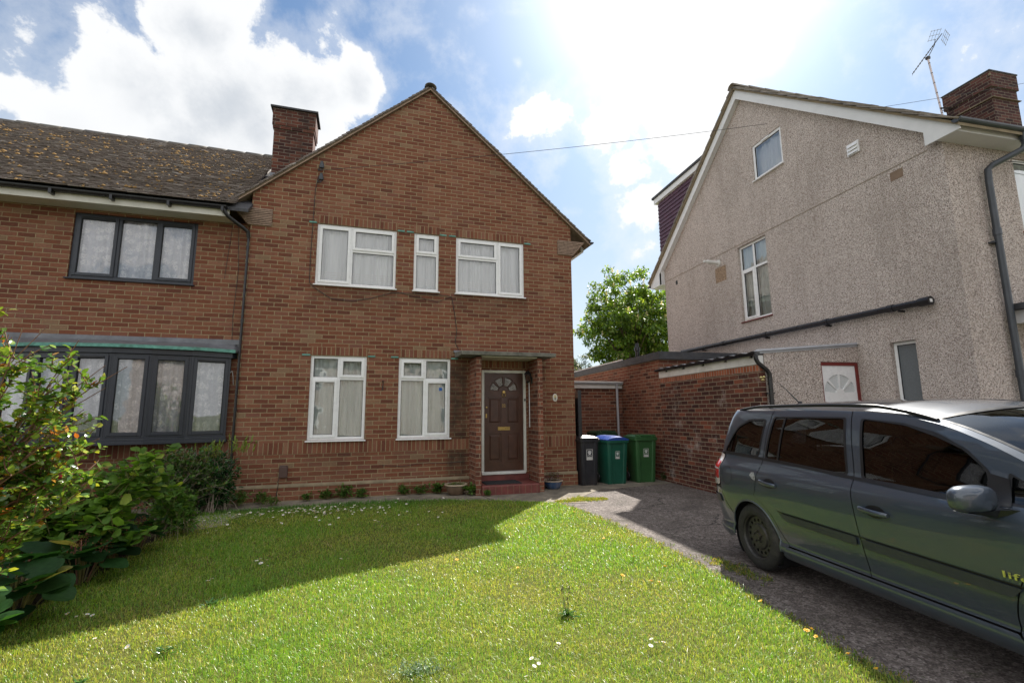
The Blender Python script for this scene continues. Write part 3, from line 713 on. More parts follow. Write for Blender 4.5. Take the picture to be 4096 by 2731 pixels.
# ================================================================== LEFT HOUSE
H2 = empty('terraced_house', (-4,.11,0), 0, 'adjoining brick house with mossy tiled roof, dark grey windows and a bow window', 'house')
T2 = Matrix.Translation((4,-.11,0))     # world -> local of H2
def L2(): return MB(T2)
YL = .11
wl = (-3.389,-1.517,3.853,5.02)
MB(T2).wall([(-9.2,-.05),(XL-.001,-.05),(XL-.001,5.10),(-9.2,5.10)], [[(wl[0],wl[2]),(wl[1],wl[2]),(wl[1],wl[3]),(wl[0],wl[3])],[(-4.0,1.08),(-.82,1.08),(-.82,2.6),(-4.0,2.6)]], YL, YL+.25).build('front_wall', M['brick_left'], H2)
MB(T2).box(-9.2, -.9, 8.0, 8.25, -.05, 5.1).box(-9.2, -8.95, YL+.25, 8.0, -.05, 5.1).build('rear_wall', M['brick_left'], H2)
MB(T2).box(-9, -.7, .4, 8, 2.75, 2.85).build('upper_floor', M['curtaindark'], H2)
TW = T2 @ Matrix.Translation((0,YL,0))
sm = MB(T2); sm.box(-9.2, XL-.002, YL-.003, YL, .800, 1.037); sm.build('soldier_course', M['soldier'], H2)
window(H2, TW, wl[0], wl[1], wl[2], wl[3], [(0,.345,0,1,1),(.345,.675,0,1,0),(.675,1,0,1,1)], 'anth', curt='lace', vent=True, label='dark grey three light upper window')
# eaves
sf = MB(T2); sf.box(-9.3, -.93, -.27, YL, 5.085, 5.10); sf.build('soffit', M['fascia_cream'], H2)
MB(T2).box(-9.3, -.93, -.295, -.271, 5.06, 5.21).build('fascia', M['fascia_cream'], H2)
gg = gutter(MB(T2), (-9.3,-.355,5.225), (-.955,-.355,5.225), .056)
gg.build('gutter', M['black'], H2)
for i in range(5):
    x = -1.02-i*.83; MB(T2).prism([(x-.02,5.12),(x+.02,5.12),(x+.02,5.2),(x-.02,5.2)], -.41, -.296).build('gutter_bracket', M['black'], H2)
dp = MB(T2); dp.tube([(-1.0,-.355,5.19),(-.99,-.34,5.12),(-.94,-.30,5.06),(-.72,-.12,4.93),(-.655,-.06,4.88),(-.645,-.035,4.78)], .034, 10)
dp.tube([(-.645,-.030,4.80),(-.650,-.030,.02)], .021, 10)
for z in (4.6, 3.2, 1.6): dp.lathe([(.027,-.03),(.027,.03)], (-.647,-.030,z), 10)
dp.build('downpipe', M['black'], H2, smooth=True)
# roof: front and rear slope
RY, RZ, EY, EZ2 = 4.1, 8.50, -.33, 5.25
sl = math.hypot(RY-EY, RZ-EZ2)
mb = MB(T2); mb.add([(-9.4,EY,EZ2-.02),(-.62,EY,EZ2-.02),(-.62,RY,RZ-.02),(-9.4,RY,RZ-.02),(-9.4,EY,EZ2-.08),(-.62,EY,EZ2-.08),(-.62,RY,RZ-.1),(-9.4,RY,RZ-.1)], [(0,1,2,3),(7,6,5,4),(0,4,5,1),(1,5,6,2),(2,6,7,3),(3,7,4,0)])
mb.add([(-9.4,8.5,EZ2-.02),(-.62,8.5,EZ2-.02),(-.62,RY,RZ-.021),(-9.4,RY,RZ-.021),(-9.4,8.5,EZ2-.08),(-.62,8.5,EZ2-.08),(-.62,RY,RZ-.101),(-9.4,RY,RZ-.101)], [(3,2,1,0),(4,5,6,7),(1,5,4,0),(2,6,5,1),(3,7,6,2),(0,4,7,3)])
mb.build('roof_slope', M['felt'], H2)
ca = np.array((0, RY-EY, RZ-EZ2)); ca /= np.linalg.norm(ca)
def keep2(u, v):
    x = -9.4+u; z = EZ2+v*ca[2]; y = EY+v*ca[1]
    return not (x > AX-half-.1 and roofz(x) > z+.05 and y > -.05)
tile_roof('roof_tiles', 'tile', H2, (-9.4+4, EY-.03-.11, EZ2), (1,0,0), ca, 8.55, sl, .165, .10, thick=.020, rag=.0045, seed=21, keep=keep2)
ridge_tiles('ridge_tiles', 'tile_ridge', H2, tuple(T2 @ Vector((-9.4,RY,RZ-.0))), tuple(T2 @ Vector((-.6,RY,RZ-.0))), r=.12, seed=9)
# moss cushions sitting on the tile edges: individual small clumps, one uncountable mass
rg = np.random.default_rng(4); mv = []; mf = []; n = 0
for i in range(1900):
    u = rg.uniform(0, 8.4); r = rg.integers(0, 50); v = r*.10+rg.normal(0,.012)
    if rg.random() > .25+.75*(.5+.5*math.sin(u*2.3+v*1.7)*math.cos(u*.9-v*2.1)): continue
    if not keep2(u, v): continue
    if v > sl-.1: continue
    c = np.array((-9.4+4+u, EY-.14, EZ2))+ca*v; nn = np.array((0,-ca[2],ca[1])); c = c+nn*.060
    s = abs(rg.normal(.010,.012))+.006
    k = 6
    ring = [c+(np.array((1,0,0))*math.cos(a)*s*rg.uniform(.8,1.5)+ca*math.sin(a)*s) for a in np.linspace(0, 2*math.pi, k, endpoint=False)]
    top = c+nn*s*.8; mv += ring+[top]
    mf += [(n+j, n+(j+1)%k, n+k) for j in range(k)]; n += k+1
mo = mesh_np('moss', np.array(mv), np.array(mf).ravel(), np.full(len(mf),3), M['moss'], H2); mo['kind'] = 'stuff'
# chimney on the junction
chx0, chx1, chy0, chy1 = -.71, .15, 1.88, 2.42
ch = MB(T2).box(chx0, chx1, chy0, chy1, 5.6, 8.16).box(chx0-.025, chx1+.025, chy0-.025, chy1+.025, 8.16, 8.24).box(chx0-.04, chx1+.04, chy0-.04, chy1+.04, 8.24, 8.66)
ch = ch.build('chimney', M['brick_chim'], H2)
MB(T2).add([(chx0-.09,chy0-.09,8.66),(chx1+.09,chy0-.09,8.66),(chx1+.09,chy1+.09,8.66),(chx0-.09,chy1+.09,8.66),(chx0-.09,chy0-.09,8.70),(chx1+.09,chy0-.09,8.70),(chx1+.09,chy1+.09,8.70),(chx0-.09,chy1+.09,8.70),(chx0+.2,chy0+.2,8.75),(chx1-.2,chy0+.2,8.75),(chx1-.2,chy1-.2,8.75),(chx0+.2,chy1-.2,8.75)],
  [(0,3,2,1),(0,1,5,4),(1,2,6,5),(2,3,7,6),(3,0,4,7),(4,5,9,8),(5,6,10,9),(6,7,11,10),(7,4,8,11),(8,9,10,11)]).build('chimney_cap', M['felt'], ch)
MB(T2).box(chx0-.012, chx0+.09, chy0-.012, chy0, 6.75, 7.05).build('chimney_flashing', M['lead'], ch)
# bow window
bp = [(-.78,.02),(-1.33,-.22),(-1.87,-.34),(-2.41,-.38),(-2.95,-.34),(-3.49,-.22),(-4.04,.02)]
b0 = MB(T2)
def bowpoly(off, z0, z1, mb, xe=0):
    pts = [( -.80+xe, YL+.02)]+[(x+(.0 if abs(x+2.41)<.01 else off*(x+2.41)/1.6*.6), y-off) for x, y in bp]+[(-4.02-xe, YL+.02)]
    n = len(pts); mb.add([(x,y,z0) for x,y in pts]+[(x,y,z1) for x,y in pts], [tuple(range(n)), tuple(reversed(range(n,2*n)))]+[(i,(i+1)%n,(i+1)%n+n,i+n) for i in range(n)])
bowpoly(.035, 1.05, 1.105, b0, .03); bowpoly(.02, 1.105, 1.15, b0)
bowpoly(.03, 2.52, 2.62, b0, .10)
bowf = b0.build('bow_window', M['anth'], H2, bevel=.005); bowf['label'] = 'dark grey bow window of six tall panes'
for i in range(6):
    (xa, ya), (xb, yb) = bp[i+1], bp[i]
    L = math.hypot(xb-xa, yb-ya); ang = math.atan2(yb-ya, xb-xa)
    Mx = T2 @ Matrix.Translation((xa, ya, 0)) @ Matrix.Rotation(ang, 4, 'Z')
    op = i in (0, 3, 5)
    window(bowf, Mx, .0, L, 1.15, 2.52, [(0,1,0,1,1)], 'anth', curt='lacebay', y=.0, dep=.06, sill=False, fw=.045, name='bay_light', curt_dy=.03, vent=op)
rf = MB(T2); n = len(bp)
pts = [(-.60,YL)]+[(x+(x+2.41)*.03, y-.07) for x, y in bp]+[(-4.2,YL)]
lowz = 2.625; top = [(-.62,YL),(-4.2,YL)]
vs = [(x,y,lowz) for x,y in pts]+[(x,y,lowz+.035) for x,y in pts]+[(x*.97-.06,YL-.001,2.80) for x,y in pts]; k = len(pts)
rf.add(vs, [tuple(range(k))]+[(i,i+1,i+1+k,i+k) for i in range(k-1)]+[(i+k,i+1+k,i+1+2*k,i+2*k) for i in range(k-1)])
rf.build('bow_roof', M['lead'], bowf)
ed = MB(T2)
for i in range(len(bp)-1):
    a = (bp[i][0]+(bp[i][0]+2.41)*.045, bp[i][1]-.085); b = (bp[i+1][0]+(bp[i+1][0]+2.41)*.045, bp[i+1][1]-.085)
    ed.bar((a[0],a[1],lowz+.012), (b[0],b[1],lowz+.012+random.uniform(-.006,.006)), .012, .055)
ed.build('copper_edge', M['copper'], bowf)
MB(T2).box(-4.25, -.66, YL-.022, YL-.001, 2.78, 2.87).build('lead_flashing', M['lead'], bowf)
MB(T2).box(-3.98, -.84, .14, .2, .98, 1.06).build('bow_base', M['brick_left'], bowf)
cb = MB(T2); cb.tube([(-.86,.09,5.08),(-.80,.095,4.2),(-.83,.095,3.3),(-.80,.095,2.4),(-.79,.09,2.30)], .004, 5); cb.tube([(-.95,.09,5.08),(-.99,.095,4.5),(-1.02,.095,4.0)], .0035, 5)
cb.build('thin_cable', M['cable'], H2)
MB(T2).tube([(-.77,.09,2.30),(-.80,.07,2.26),(-.90,.07,2.1),(-.95,.07,1.75),(-.94,.07,1.45),(-.87,.09,1.38)], .007, 6).tube([(-.77,.09,2.30),(-.745,.07,2.2),(-.735,.09,2.05)], .005, 6).build('loose_cable', M['cablewhite'], H2)

# ================================================================== RIGHT HOUSE (pebbledash)
OR = (7.8,-3.29,0); AR = R(-4.4)
H3 = empty('pebbledash_house', OR, AR, 'grey pebbledash house with white bargeboards and a maroon dormer, on the right', 'house')
WE, DF, DR_ = 2.046, -1.77, 6.15
# side wall: local frame x' = -d, y' = e-WE   (outward = -e)
MS = Matrix(((0,1,0,WE),(-1,0,0,0),(0,0,1,0),(0,0,0,1)))   # (x',y',z) -> (e=WE+y', d=-x', z)
APD = 2.33; SLP = .835
def rz3(d): return 9.17-abs(d-APD)*SLP
hA = (-2.085,-1.205,6.78,7.636); hB = (-2.84,-1.91,3.605,5.43); hN = (.593,1.0,.95,2.606)
MB(MS).wall([(-DR_,-.05),(-DF,-.05),(-DF,rz3(DF)-.12),(-APD,9.05),(-DR_,rz3(DR_)-.12)], [[(a,c),(b,c),(b,d),(a,d)] for a,b,c,d in (hA,hB,hN)], 0, .26).build('side_wall', M['pebble'], H3)
hF = (3.43,5.2,4.2,5.40)
MB(Matrix.Translation((0,DF,0))).wall([(WE+.26,-.05),(12,-.05),(12,5.52),(WE+.26,5.52)], [[(hF[0],hF[2]),(hF[1],hF[2]),(hF[1],hF[3]),(hF[0],hF[3])]], 0, .26).build('front_wall', M['pebble'], H3)
MB().box(WE+.26, 12, DR_-.26, DR_, -.05, 5.5).build('rear_wall', M['pebble'], H3)
MB().box(WE+.26, 12, DF+.26, DR_-.26, 2.75, 2.85).box(WE+.26, 12, DF+.26, DR_-.26, 5.55, 5.6).build('upper_floor', M['curtaindark'], H3)
window(H3, MS, *hA, [(0,1,0,1,0)], 'upvc', 'glass', curt='net', fw=.06, y=.02, label='small white attic window in the gable')
MB(MS).box(hA[0]+.3, hA[1]-.35, -.005, .02, hA[3]-.045, hA[3]-.015).build('trickle_vent', M['upvc'], H3)
window(H3, MS, *hB, [(0,.5,.68,1,0),(.5,1,.68,1,0),(0,.5,0,.68,1),(.5,1,0,.68,0)], 'upvc', 'glass', fw=.055, y=.06, sill=.04, sillmat='redframe', curt='netlow')
window(H3, MS, *hN, [(0,1,0,1,0)], 'upvc', 'frostgrey', fw=.05, y=.07, sill=False, label='tall narrow obscured window by the side door')
window(H3, Matrix.Translation((0,DF,0)), *hF, [(0,.5,0,1,0),(.5,1,0,1,0)], 'upvc', 'glass', curt='netlow', sill=.04, sillmat='redframe')
# render step line
sm = MB(MS); sm.box(-6.1, 1.55, -.007, .001, 5.478, 5.492); sm.build('render_ledge', plain('grubby render edge', (.3,.255,.2), .9), H3)
# bargeboards
yo = -.13
bb = MB(MS)
bb.prism([(-APD, 9.26),(2.10, 9.26-(2.10+APD)*SLP),(2.10, 9.26-(2.10+APD)*SLP-.06),(1.62, 5.50),(1.62, 9.02-(1.62+APD)*SLP),(-APD, 9.02)][::-1], yo, yo+.02)
bb.prism([(-APD, 9.26),(-APD, 9.02),(-6.25, 9.02-(6.25-APD)*SLP),(-6.25,5.40),(-6.78, 5.40),(-6.78, 9.26-(6.78-APD)*SLP)][::-1], yo, yo+.02)
bb.build('bargeboard', M['soffit'], H3)
un = MB(MS)
for s in (-1, 1):
    x1 = 1.70 if s > 0 else -6.2
    un.add([(-APD,yo+.02,9.03),(x1,yo+.02,9.03-abs(x1+APD)*SLP),(x1,0,9.03-abs(x1+APD)*SLP),(-APD,0,9.03),(-APD,yo+.02,9.05),(x1,yo+.02,9.05-abs(x1+APD)*SLP),(x1,0,9.05-abs(x1+APD)*SLP),(-APD,0,9.05)],
        [(0,1,2,3),(7,6,5,4),(0,4,5,1),(1,5,6,2),(2,6,7,3),(3,7,4,0)])
un.build('verge_soffit', M['soffit'], H3)
# roof slopes (local e along, d across)
rfm = MB()
for s in (-1, 1):
    de = -2.12 if s < 0 else 6.80
    ze = 9.30-abs(de-APD)*SLP
    rfm.add([(1.87,de,ze-.05),(12,de,ze-.05),(12,APD,9.25),(1.87,APD,9.25),(1.87,de,ze),(12,de,ze),(12,APD,9.30),(1.87,APD,9.30)], [(0,3,2,1),(4,5,6,7),(0,1,5,4),(1,2,6,5),(2,3,7,6),(3,0,4,7)])
    slp = math.hypot(abs(de-APD), abs(de-APD)*SLP); vv = (0, (1 if s < 0 else -1), SLP)
    tile_roof('roof_tiles', 'tile_conc', H3, (1.84,de,ze), (1,0,0), vv, 10.1, slp, .30, .31, thick=.028, rag=.004, seed=33+s)
rfm.build('roof_slope', M['mortar'], H3)
ridge_tiles('ridge_tiles', 'tile_conc', H3, (1.82,APD,9.30), (11.9,APD,9.30), r=.12)
# front eave
MB().box(1.937, 12, -2.02, DF-.001, 5.50, 5.515).build('soffit', M['soffit'], H3)
MB().box(1.937, 12, -2.045, -2.021, 5.50, 5.63).build('fascia', M['soffit'], H3)
gutter(MB(), (1.85,-2.11,5.64), (12,-2.11,5.64), .06).build('gutter', M['dkgrey'], H3)
MB().tube([(3.15,-2.11,5.60),(3.15,-2.11,5.40),(3.12,-2.08,5.33),(2.78,-1.90,5.14),(2.73,-1.86,5.08),(2.73,-1.85,4.9),(2.73,-1.85,.05)], .045, 12).lathe([(.054,-.05),(.054,.05)], (2.73,-1.85,4.1), 12).lathe([(.054,-.05),(.054,.05)], (2.73,-1.85,2.0), 12).lathe([(.054,-.04),(.054,.04)], (3.15,-2.11,5.50), 12).bar((2.64,-1.80,3.95),(2.82,-1.80,3.95),.09,.02).build('downpipe', M['dkgrey'], H3, smooth=True)
MB().tube([(2.95,-1.80,5.28),(3.3,-1.83,5.29),(4.2,-1.9,5.30)], .006, 6).build('wall_cable', M['cable'], H3)
MB().tube([(2.69+.06*math.cos(R(a)),-1.84,1.45+.13*math.sin(R(a))) for a in range(0,361,30)], .009, 6).build('coiled_cable', M['cable'], H3)
MB().box(2.83, 6.5, -2.5, DF-.001, 2.93, 3.02).build('porch_roof', M['felt'], H3)
MB().box(1.937, 12, DR_+.001, 6.72, 5.40, 5.415).box(1.937, 12, 6.721, 6.745, 5.40, 5.56).box(1.937, 2.3, 6.152, 6.165, 5.416, 6.0).build('rear_soffit', M['soffit'], H3)
MB().box(2.93, 6.4, -2.45, DF-.002, 2.74, 2.929).build('porch_fascia', M['soffit'], H3)
# rear gutter stub, dormer
gutter(MB(), (1.86,6.86,5.52), (12,6.86,5.52), .055).build('rear_gutter', M['black'], H3)
dm = MB().box(2.15, 9, 3.4, 6.42, 5.9, 8.20).build('dormer', M['maroon'], H3)
lines = MB()
for i in range(17): z_ = 6.1+i*.122; lines.add([(2.115,3.4,z_),(2.149,3.4,z_),(2.149,6.45,z_),(2.115,6.45,z_),(2.138,3.4,z_+.118),(2.149,3.4,z_+.118),(2.149,6.45,z_+.118),(2.138,6.45,z_+.118)], [(0,3,2,1),(4,5,6,7),(0,1,5,4),(1,2,6,5),(2,3,7,6),(3,0,4,7)])
lines.build('hung_tiles', M['maroon'], dm)
MB().box(2.06, 9.1, 3.3, 6.58, 8.201, 8.37).build('dormer_fascia', M['soffit'], dm)
MB().box(2.02, 9.1, 3.3, 6.64, 8.371, 8.44).build('dormer_roof', M['felt'], dm)
# vents, flue, soil pipe
mb = MB(MS); mb.box(.27, .50, -.03, -.001, 6.07, 6.29)
for i in range(3): mb.add([(.29,-.031,6.09+i*.065),(.48,-.031,6.09+i*.065),(.48,-.055,6.085+i*.065),(.29,-.055,6.085+i*.065),(.29,-.031,6.145+i*.065),(.48,-.031,6.145+i*.065)], [(0,1,2,3),(0,3,4),(1,5,2),(3,2,5,4)])
mb.build('louvre_vent', M['upvc'], H3)
MB(MS).box(.95, 1.16, -.004, 0, 5.26, 5.41).build('air_brick', M['terracotta'], H3)
MB(MS).box(-5.56, -5.46, -.004, 0, 5.24, 5.36).build('dark_vent', M['seal'], H3)
MB(MS).box(-3.72, -3.30, -.003, 0, 4.78, 5.16).build('render_patch', plain('exposed stony render', (.3,.21,.14), .95, var=.5, vs=25, bump=.01), H3)
fl = MB(MS); fl.lathe([(.085,0),(.085,.015),(.055,.016)], (-3.57,-.016,5.28), 18, axis='y'); fl.tube([(-3.57,-.01,5.28),(-3.57,-.33,5.30)], .052, 16); fl.tube([(-3.57,-.33,5.30),(-3.57,-.42,5.305)], .035, 12); fl.build('boiler_flue', M['upvc_old'], H3, smooth=True)
sp = MB(MS); a = Vector((-5.3,-.10,3.20)); b = Vector((1.22,-.10,3.14)); sp.tube([a,b], .052, 14)
for t in (.28, .5, .74, .93): c = a.lerp(b, t); sp.tube([c-Vector((.05,0,0)), c+Vector((.05,0,0))], .062, 14)
sp.tube([b, b+Vector((.16,0,0))], .068, 14)
for t in (.5, .74, .95, .15): c = a.lerp(b, t); sp.box(c.x-.012, c.x+.012, -.12, 0, c.z-.085, c.z-.055)
sp = sp.build('soil_pipe', M['black'], H3, smooth=True)
MB(MS).box(1.381, 1.384, -.125, -.075, 3.115, 3.165).build('pipe_end_label', M['upvc'], sp)
# chimney
c3 = MB().box(8.60, 9.47, 1.26, 2.30, 8.0, 9.62).box(8.565, 9.505, 1.225, 2.335, 9.62, 10.04).build('chimney', M['brick_chim2'], H3)
MB().box(8.55, 9.52, 1.21, 2.35, 10.041, 10.075).build('chimney_cap', M['felt'], c3)
MB().box(8.553, 9.517, 1.213, 2.347, 9.32, 9.335).box(8.54,8.57,1.2,1.235,9.9,9.96).build('chimney_band', M['mortar'], c3)
# ---- lean-to at the side of the pebbledash house
MB().box(0, .105, .0, 3.19, -.05, 2.17).build('lean_to_brick_wall', M['brick_dark'], H3)
MB().box(0, .105, .0, 3.19, 2.17, 2.285).build('brick_on_edge_course', M['brick_orange'], H3)
MB().wall([(.105,-.05),(WE-.001,-.05),(WE-.001,2.655),(.105,2.50)], [[(1.235,.05),(2.03,.05),(2.03,2.345),(1.235,2.345)]], 0, .1).build('lean_to_front_wall', M['pebble'], H3)
fb = MB(); 
for i in range(4): fb.box(-.014, .10, .015+i*.80, .015+(i+1)*.80-.004, 2.286, 2.435)
fb.build('lean_to_fascia', M['upvc_old'], H3)
gutter(MB(), (-.075,-.06,2.475), (-.075,3.22,2.475), .05).build('lean_to_gutter', M['black'], H3)
for i in range(5): MB().prism([(-.06,2.40),(-.012,2.40),(-.012,2.44)], .12+i*.68, .15+i*.68).build('gutter_bracket', M['black'], H3)
rr_ = MB(); n = 42
vs = []; 
for i in range(n+1):
    dd = -.05+3.2*i/n; w = .012*math.sin(i*math.pi/2)
    vs += [(-.10,dd,2.49+w),(WE-.0,dd,2.665+w)]
rr_.add(vs, [(2*i,2*i+1,2*i+3,2*i+2) for i in range(n)]).build('lean_to_roof', M['greypipe'], H3)
gb = MB()
for i in range(4): gb.add([(-.11,.35+i*.72,2.50),(.30,.30+i*.72,2.55),(.30,.36+i*.72,2.55),(-.11,.41+i*.72,2.50)], [(0,1,2,3)])
gb.build('roof_laps', M['upvc_old'], H3)
MB().add([(-.04,-.012,2.455),(WE,-.012,2.625),(WE,-.012,2.70),(-.04,-.012,2.53),(-.04,.02,2.455),(WE,.02,2.625),(WE,.02,2.70),(-.04,.02,2.53)], [(0,1,2,3),(7,6,5,4),(0,4,5,1),(1,5,6,2),(2,6,7,3),(3,7,4,0)]).build('verge_strip', M['greypipe'], H3)
MB().tube([(-.075,-.02,2.44),(-.075,-.03,2.36),(-.05,-.04,2.30),(.09,-.06,2.18),(.13,-.06,2.12),(.135,-.06,2.05),(.135,-.06,.05)], .036, 10).bar((.06,-.04,1.80),(.21,-.04,1.80),.05,.02).build('lean_to_downpipe', M['black'], H3, smooth=True)
MB().lathe([(0,-.02),(.035,0),(0,.02)], (.02,-.03,2.02), 6).lathe([(0,-.02),(.03,0),(0,.02)], (-.02,-.04,2.06), 6).lathe([(0,-.02),(.025,0),(0,.02)], (.045,-.03,2.07), 6).build('yellow_ribbon', M['sponge'], H3)
# side door
f = MB(); f.box(1.236, 1.262, .012, .07, .05, 2.34).box(1.975, 2.03, .012, .07, .05, 2.34).box(1.262, 1.975, .012, .07, 2.285, 2.34)
f = f.build('side_door_frame', M['redframe'], H3)
sx0, sx1 = 1.264, 1.973; sc = (sx0+sx1)/2; scz = 1.80
fz = [(6,40),(48,86),(94,132),(140,174)]
def segp(a0, a1, r0, r1): return arc(sc, scz, r1, a0, a1, 7)+arc(sc, scz, r0, a1, a0, 4)
dpan = [(sx0+.07,sc-.04,1.05,1.66),(sc+.04,sx1-.07,1.05,1.66),(sx0+.07,sc-.04,.25,.9),(sc+.04,sx1-.07,.25,.9)]
sd = MB().wall([(sx0,.06),(sx1,.06),(sx1,2.283),(sx0,2.283)], [segp(a,b,.09,.33) for a,b in fz]+[[(a,c),(b,c),(b,d),(a,d)] for a,b,c,d in dpan], .03, .07).build('side_door', M['upvc'], H3, bevel=.004)
for a, b in fz:
    po = segp(a,b,.09,.33); MB().add([(x,.045,z) for x,z in po], [tuple(range(len(po)))]).build('fanlight_pane', M['frostwhite'], sd)
pn = MB()
for a,b,c,d in dpan: pn.box(a,b,.045,.065,c,d)
pn.build('door_panel', M['upvc'], sd)

# ================================================================== SIDE EXTENSION (flat roof) behind the lean-to
H4 = empty('flat_roof_extension', (8.04,-.11,0), AR, 'single storey brick extension with dark felt flat roof between the two houses', 'extension')
MB().box(0, .105, 0, 6.6, -.05, 2.74).box(.105, 2.0, 0, .105, 2.3, 2.74).build('side_wall', M['brick_ext'], H4)
MB().box(-.07, -.045, -.14, 6.75, 2.72, 2.89).box(-.045, 2.0, -.14, -.115, 2.72, 2.89).build('roof_fascia', M['felt'], H4)
MB().box(-.045, 2.0, -.115, 6.75, 2.72, 2.885).build('flat_roof', M['felt'], H4)
wt = MB()
for i in range(14): wt.box(-.02, .01, 1.9+i*.34, 1.9+i*.34+.3, 2.885, 2.935)
wt.build('roof_edge_trim', M['upvc_old'], H4)
MB().lathe([(.05,0),(.05,.28),(.075,.29),(.075,.36),(.05,.40),(.04,.5),(.0,.5)], (.45,1.9,2.885), 14).build('roof_flue', M['black'], H4, smooth=True)

# side passage structure between the houses
H5 = empty('side_passage_shed', (6.0,1.9,0), 0, 'low brick outhouse wall with white fascia closing the side passage behind the bins', 'outhouse')
T5 = Matrix.Translation((-6.0,-1.9,0))
MB(T5).box(XR+.004, 8.19, 1.9, 2.0, -.05, 2.15).build('front_wall', M['brick_ext'], H5)
MB(T5).box(XR+.004, 8.18, 1.84, 1.88, 2.152, 2.30).build('fascia', M['upvc_old'], H5)
MB(T5).box(XR+.004, 8.20, 1.78, 6.5, 2.302, 2.335).build('roof_sheet', M['upvc_old'], H5)
gutter(MB(T5), (XR+.06,1.79,2.30), (8.16,1.79,2.285), .035).build('gutter', M['greypipe'], H5)
MB(T5).tube([(7.99,1.79,2.27),(8.0,1.81,2.18),(8.01,1.83,1.9),(8.02,1.83,.02)], .033, 10).build('downpipe', M['greypipe'], H5, smooth=True)

# black side gate standing open along the wall
G6 = empty('side_gate', (6.02,.02,0), 0, 'narrow black timber side gate standing open against the house corner', 'gate')
gt = MB()
for i in range(7): gt.box(-.015, .012, .02+i*.125, .02+i*.125+.12, .06, 1.95)
gt.box(.013, .035, .02, .9, .3, .4).box(.013, .035, .02, .9, 1.55, 1.65); gt.build('boards', M['black'], G6)
MB().box(-.035, .045, -.07, .015, 0, 2.0).build('gate_post', M['black'], G6)
# ================================================================== GROUND
def sheet(name, poly, z, mat, kind='structure', thick=None):
    mb = MB()
    n = len(poly)
    if thick: mb.add([(x,y,z-thick) for x,y in poly]+[(x,y,z) for x,y in poly], [tuple(reversed(range(n))), tuple(range(n,2*n))]+[(i,(i+1)%n,(i+1)%n+n,i+n) for i in range(n)])
    else: mb.add([(x,y,z) for x,y in poly], [tuple(range(n))])
    o = mb.build(name, mat, recalc=bool(thick)); o['kind'] = kind; return o
sheet('ground', [(-400,-400),(400,-400),(400,400),(-400,400)], -.03, M['far'])
sheet('road', [(-60,-24),(80,-24),(80,-17),(-60,-17)], -.022, M['street'])
sheet('pavement', [(-60,-16.98),(80,-16.98),(80,-14.6),(-60,-14.6)], -.018, M['path'])
LAWN_R = [(4.35,-1.62),(4.70,-1.90),(4.78,-2.5),(4.83,-3.48),(4.80,-4.6),(4.67,-5.74),(4.52,-6.45),(4.42,-7.1),(4.40,-7.6),(4.38,-9),(4.4,-14.5)]
LAWN_T = [(-.75,-.74),(.2,-.72),(1.2,-.70),(2.06,-.72),(2.8,-.84),(3.5,-1.12),(4.0,-1.38)]
LAWN_L = [(-1.3,-14.5),(-1.25,-9),(-1.05,-6),(-.95,-5.1),(-.85,-3.65),(-.85,-2.3),(-.85,-1.3)]
LAWN = LAWN_T+LAWN_R+LAWN_L
sheet('driveway', [(3.2,-14.59),(12,-14.59),(12,-3.3),(9,2.0),(3.2,2.0)], -.014, M['tarmac'])
sheet('lawn_soil', LAWN, -.004, M['soil'])
sheet('flower_bed', [(-9,-14.5)]+LAWN_L+[(-.85,-.74),(-9,-.74)], -.009, M['earth'])
sheet('path', [(-9,-.70),(-.75,-.71),(1.2,-.67),(2.06,-.69),(2.8,-.80),(3.5,-1.08),(4.0,-1.33),(4.4,-1.6),(4.75,-1.84),(5.25,-1.95),(5.42,-1.35),(6.0,-.80),(6.9,-.62),(8.0,-.45),(8.06,1.89),(5.94,1.89),(5.94,.0),(-9,.0)], -.008, M['path'], thick=.03)
g = sheet('gravel_patch', [(-.9,-1.9),(-.55,-2.05),(-.25,-1.9),(-.3,-1.5),(-.1,-1.15),(-.4,-.95),(-.8,-1.0),(-1.0,-1.4)], .002, M['gravel'])
# ================================================================== CAR
def paint():
    k = NT('dark blue grey metallic paint'); o = k.obj()
    f = k.noise(o, 2.5, 4)
    fl = k.voro(o, 900, 'F1', 'Color')
    c = k.mix(k.lin(k.sep(fl)[0], 0, 1, 0, .25), (.046,.061,.086), (.085,.104,.138))
    c = k.mix(k.lin(k.noise(o, 3.5, 7, .7), .5, .8, 0, .25), c, (.10,.095,.085))
    return k.done(k.bsdf(c, k.lin(f, .3, .7, .30, .38), .3, k.bump(k.noise(o, 3, 2), .0012, 1), .5, coat=1, coatr=k_coat))
k_coat = .02
M['paint'] = paint()
M['trim'] = plain('dull grey rubbing strip', (.030,.034,.040), .5, var=.15)
M['blacktrim'] = plain('black car trim', (.012,.012,.014), .35, var=.2)
M['tyre'] = plain('tyre rubber', (.018,.017,.017), .75, var=.3, vs=12, bump=.001, dirt=((.09,.08,.065), .5))
M['steel'] = plain('black steel wheel', (.035,.033,.031), .5, .2, var=.3, vs=20, dirt=((.09,.065,.045), .6))
M['lampred'] = plain('red tail lamp', (.42,.015,.02), .12, coat=1, var=.1)
M['lampclear'] = plain('clear tail lamp', (.55,.5,.5), .12, coat=1, var=.1)
M['interior'] = plain('dark seat cloth', (.03,.03,.033), .85)
M['badge'] = plain('yellow chrome badge', (.62,.60,.22), .25, .7)

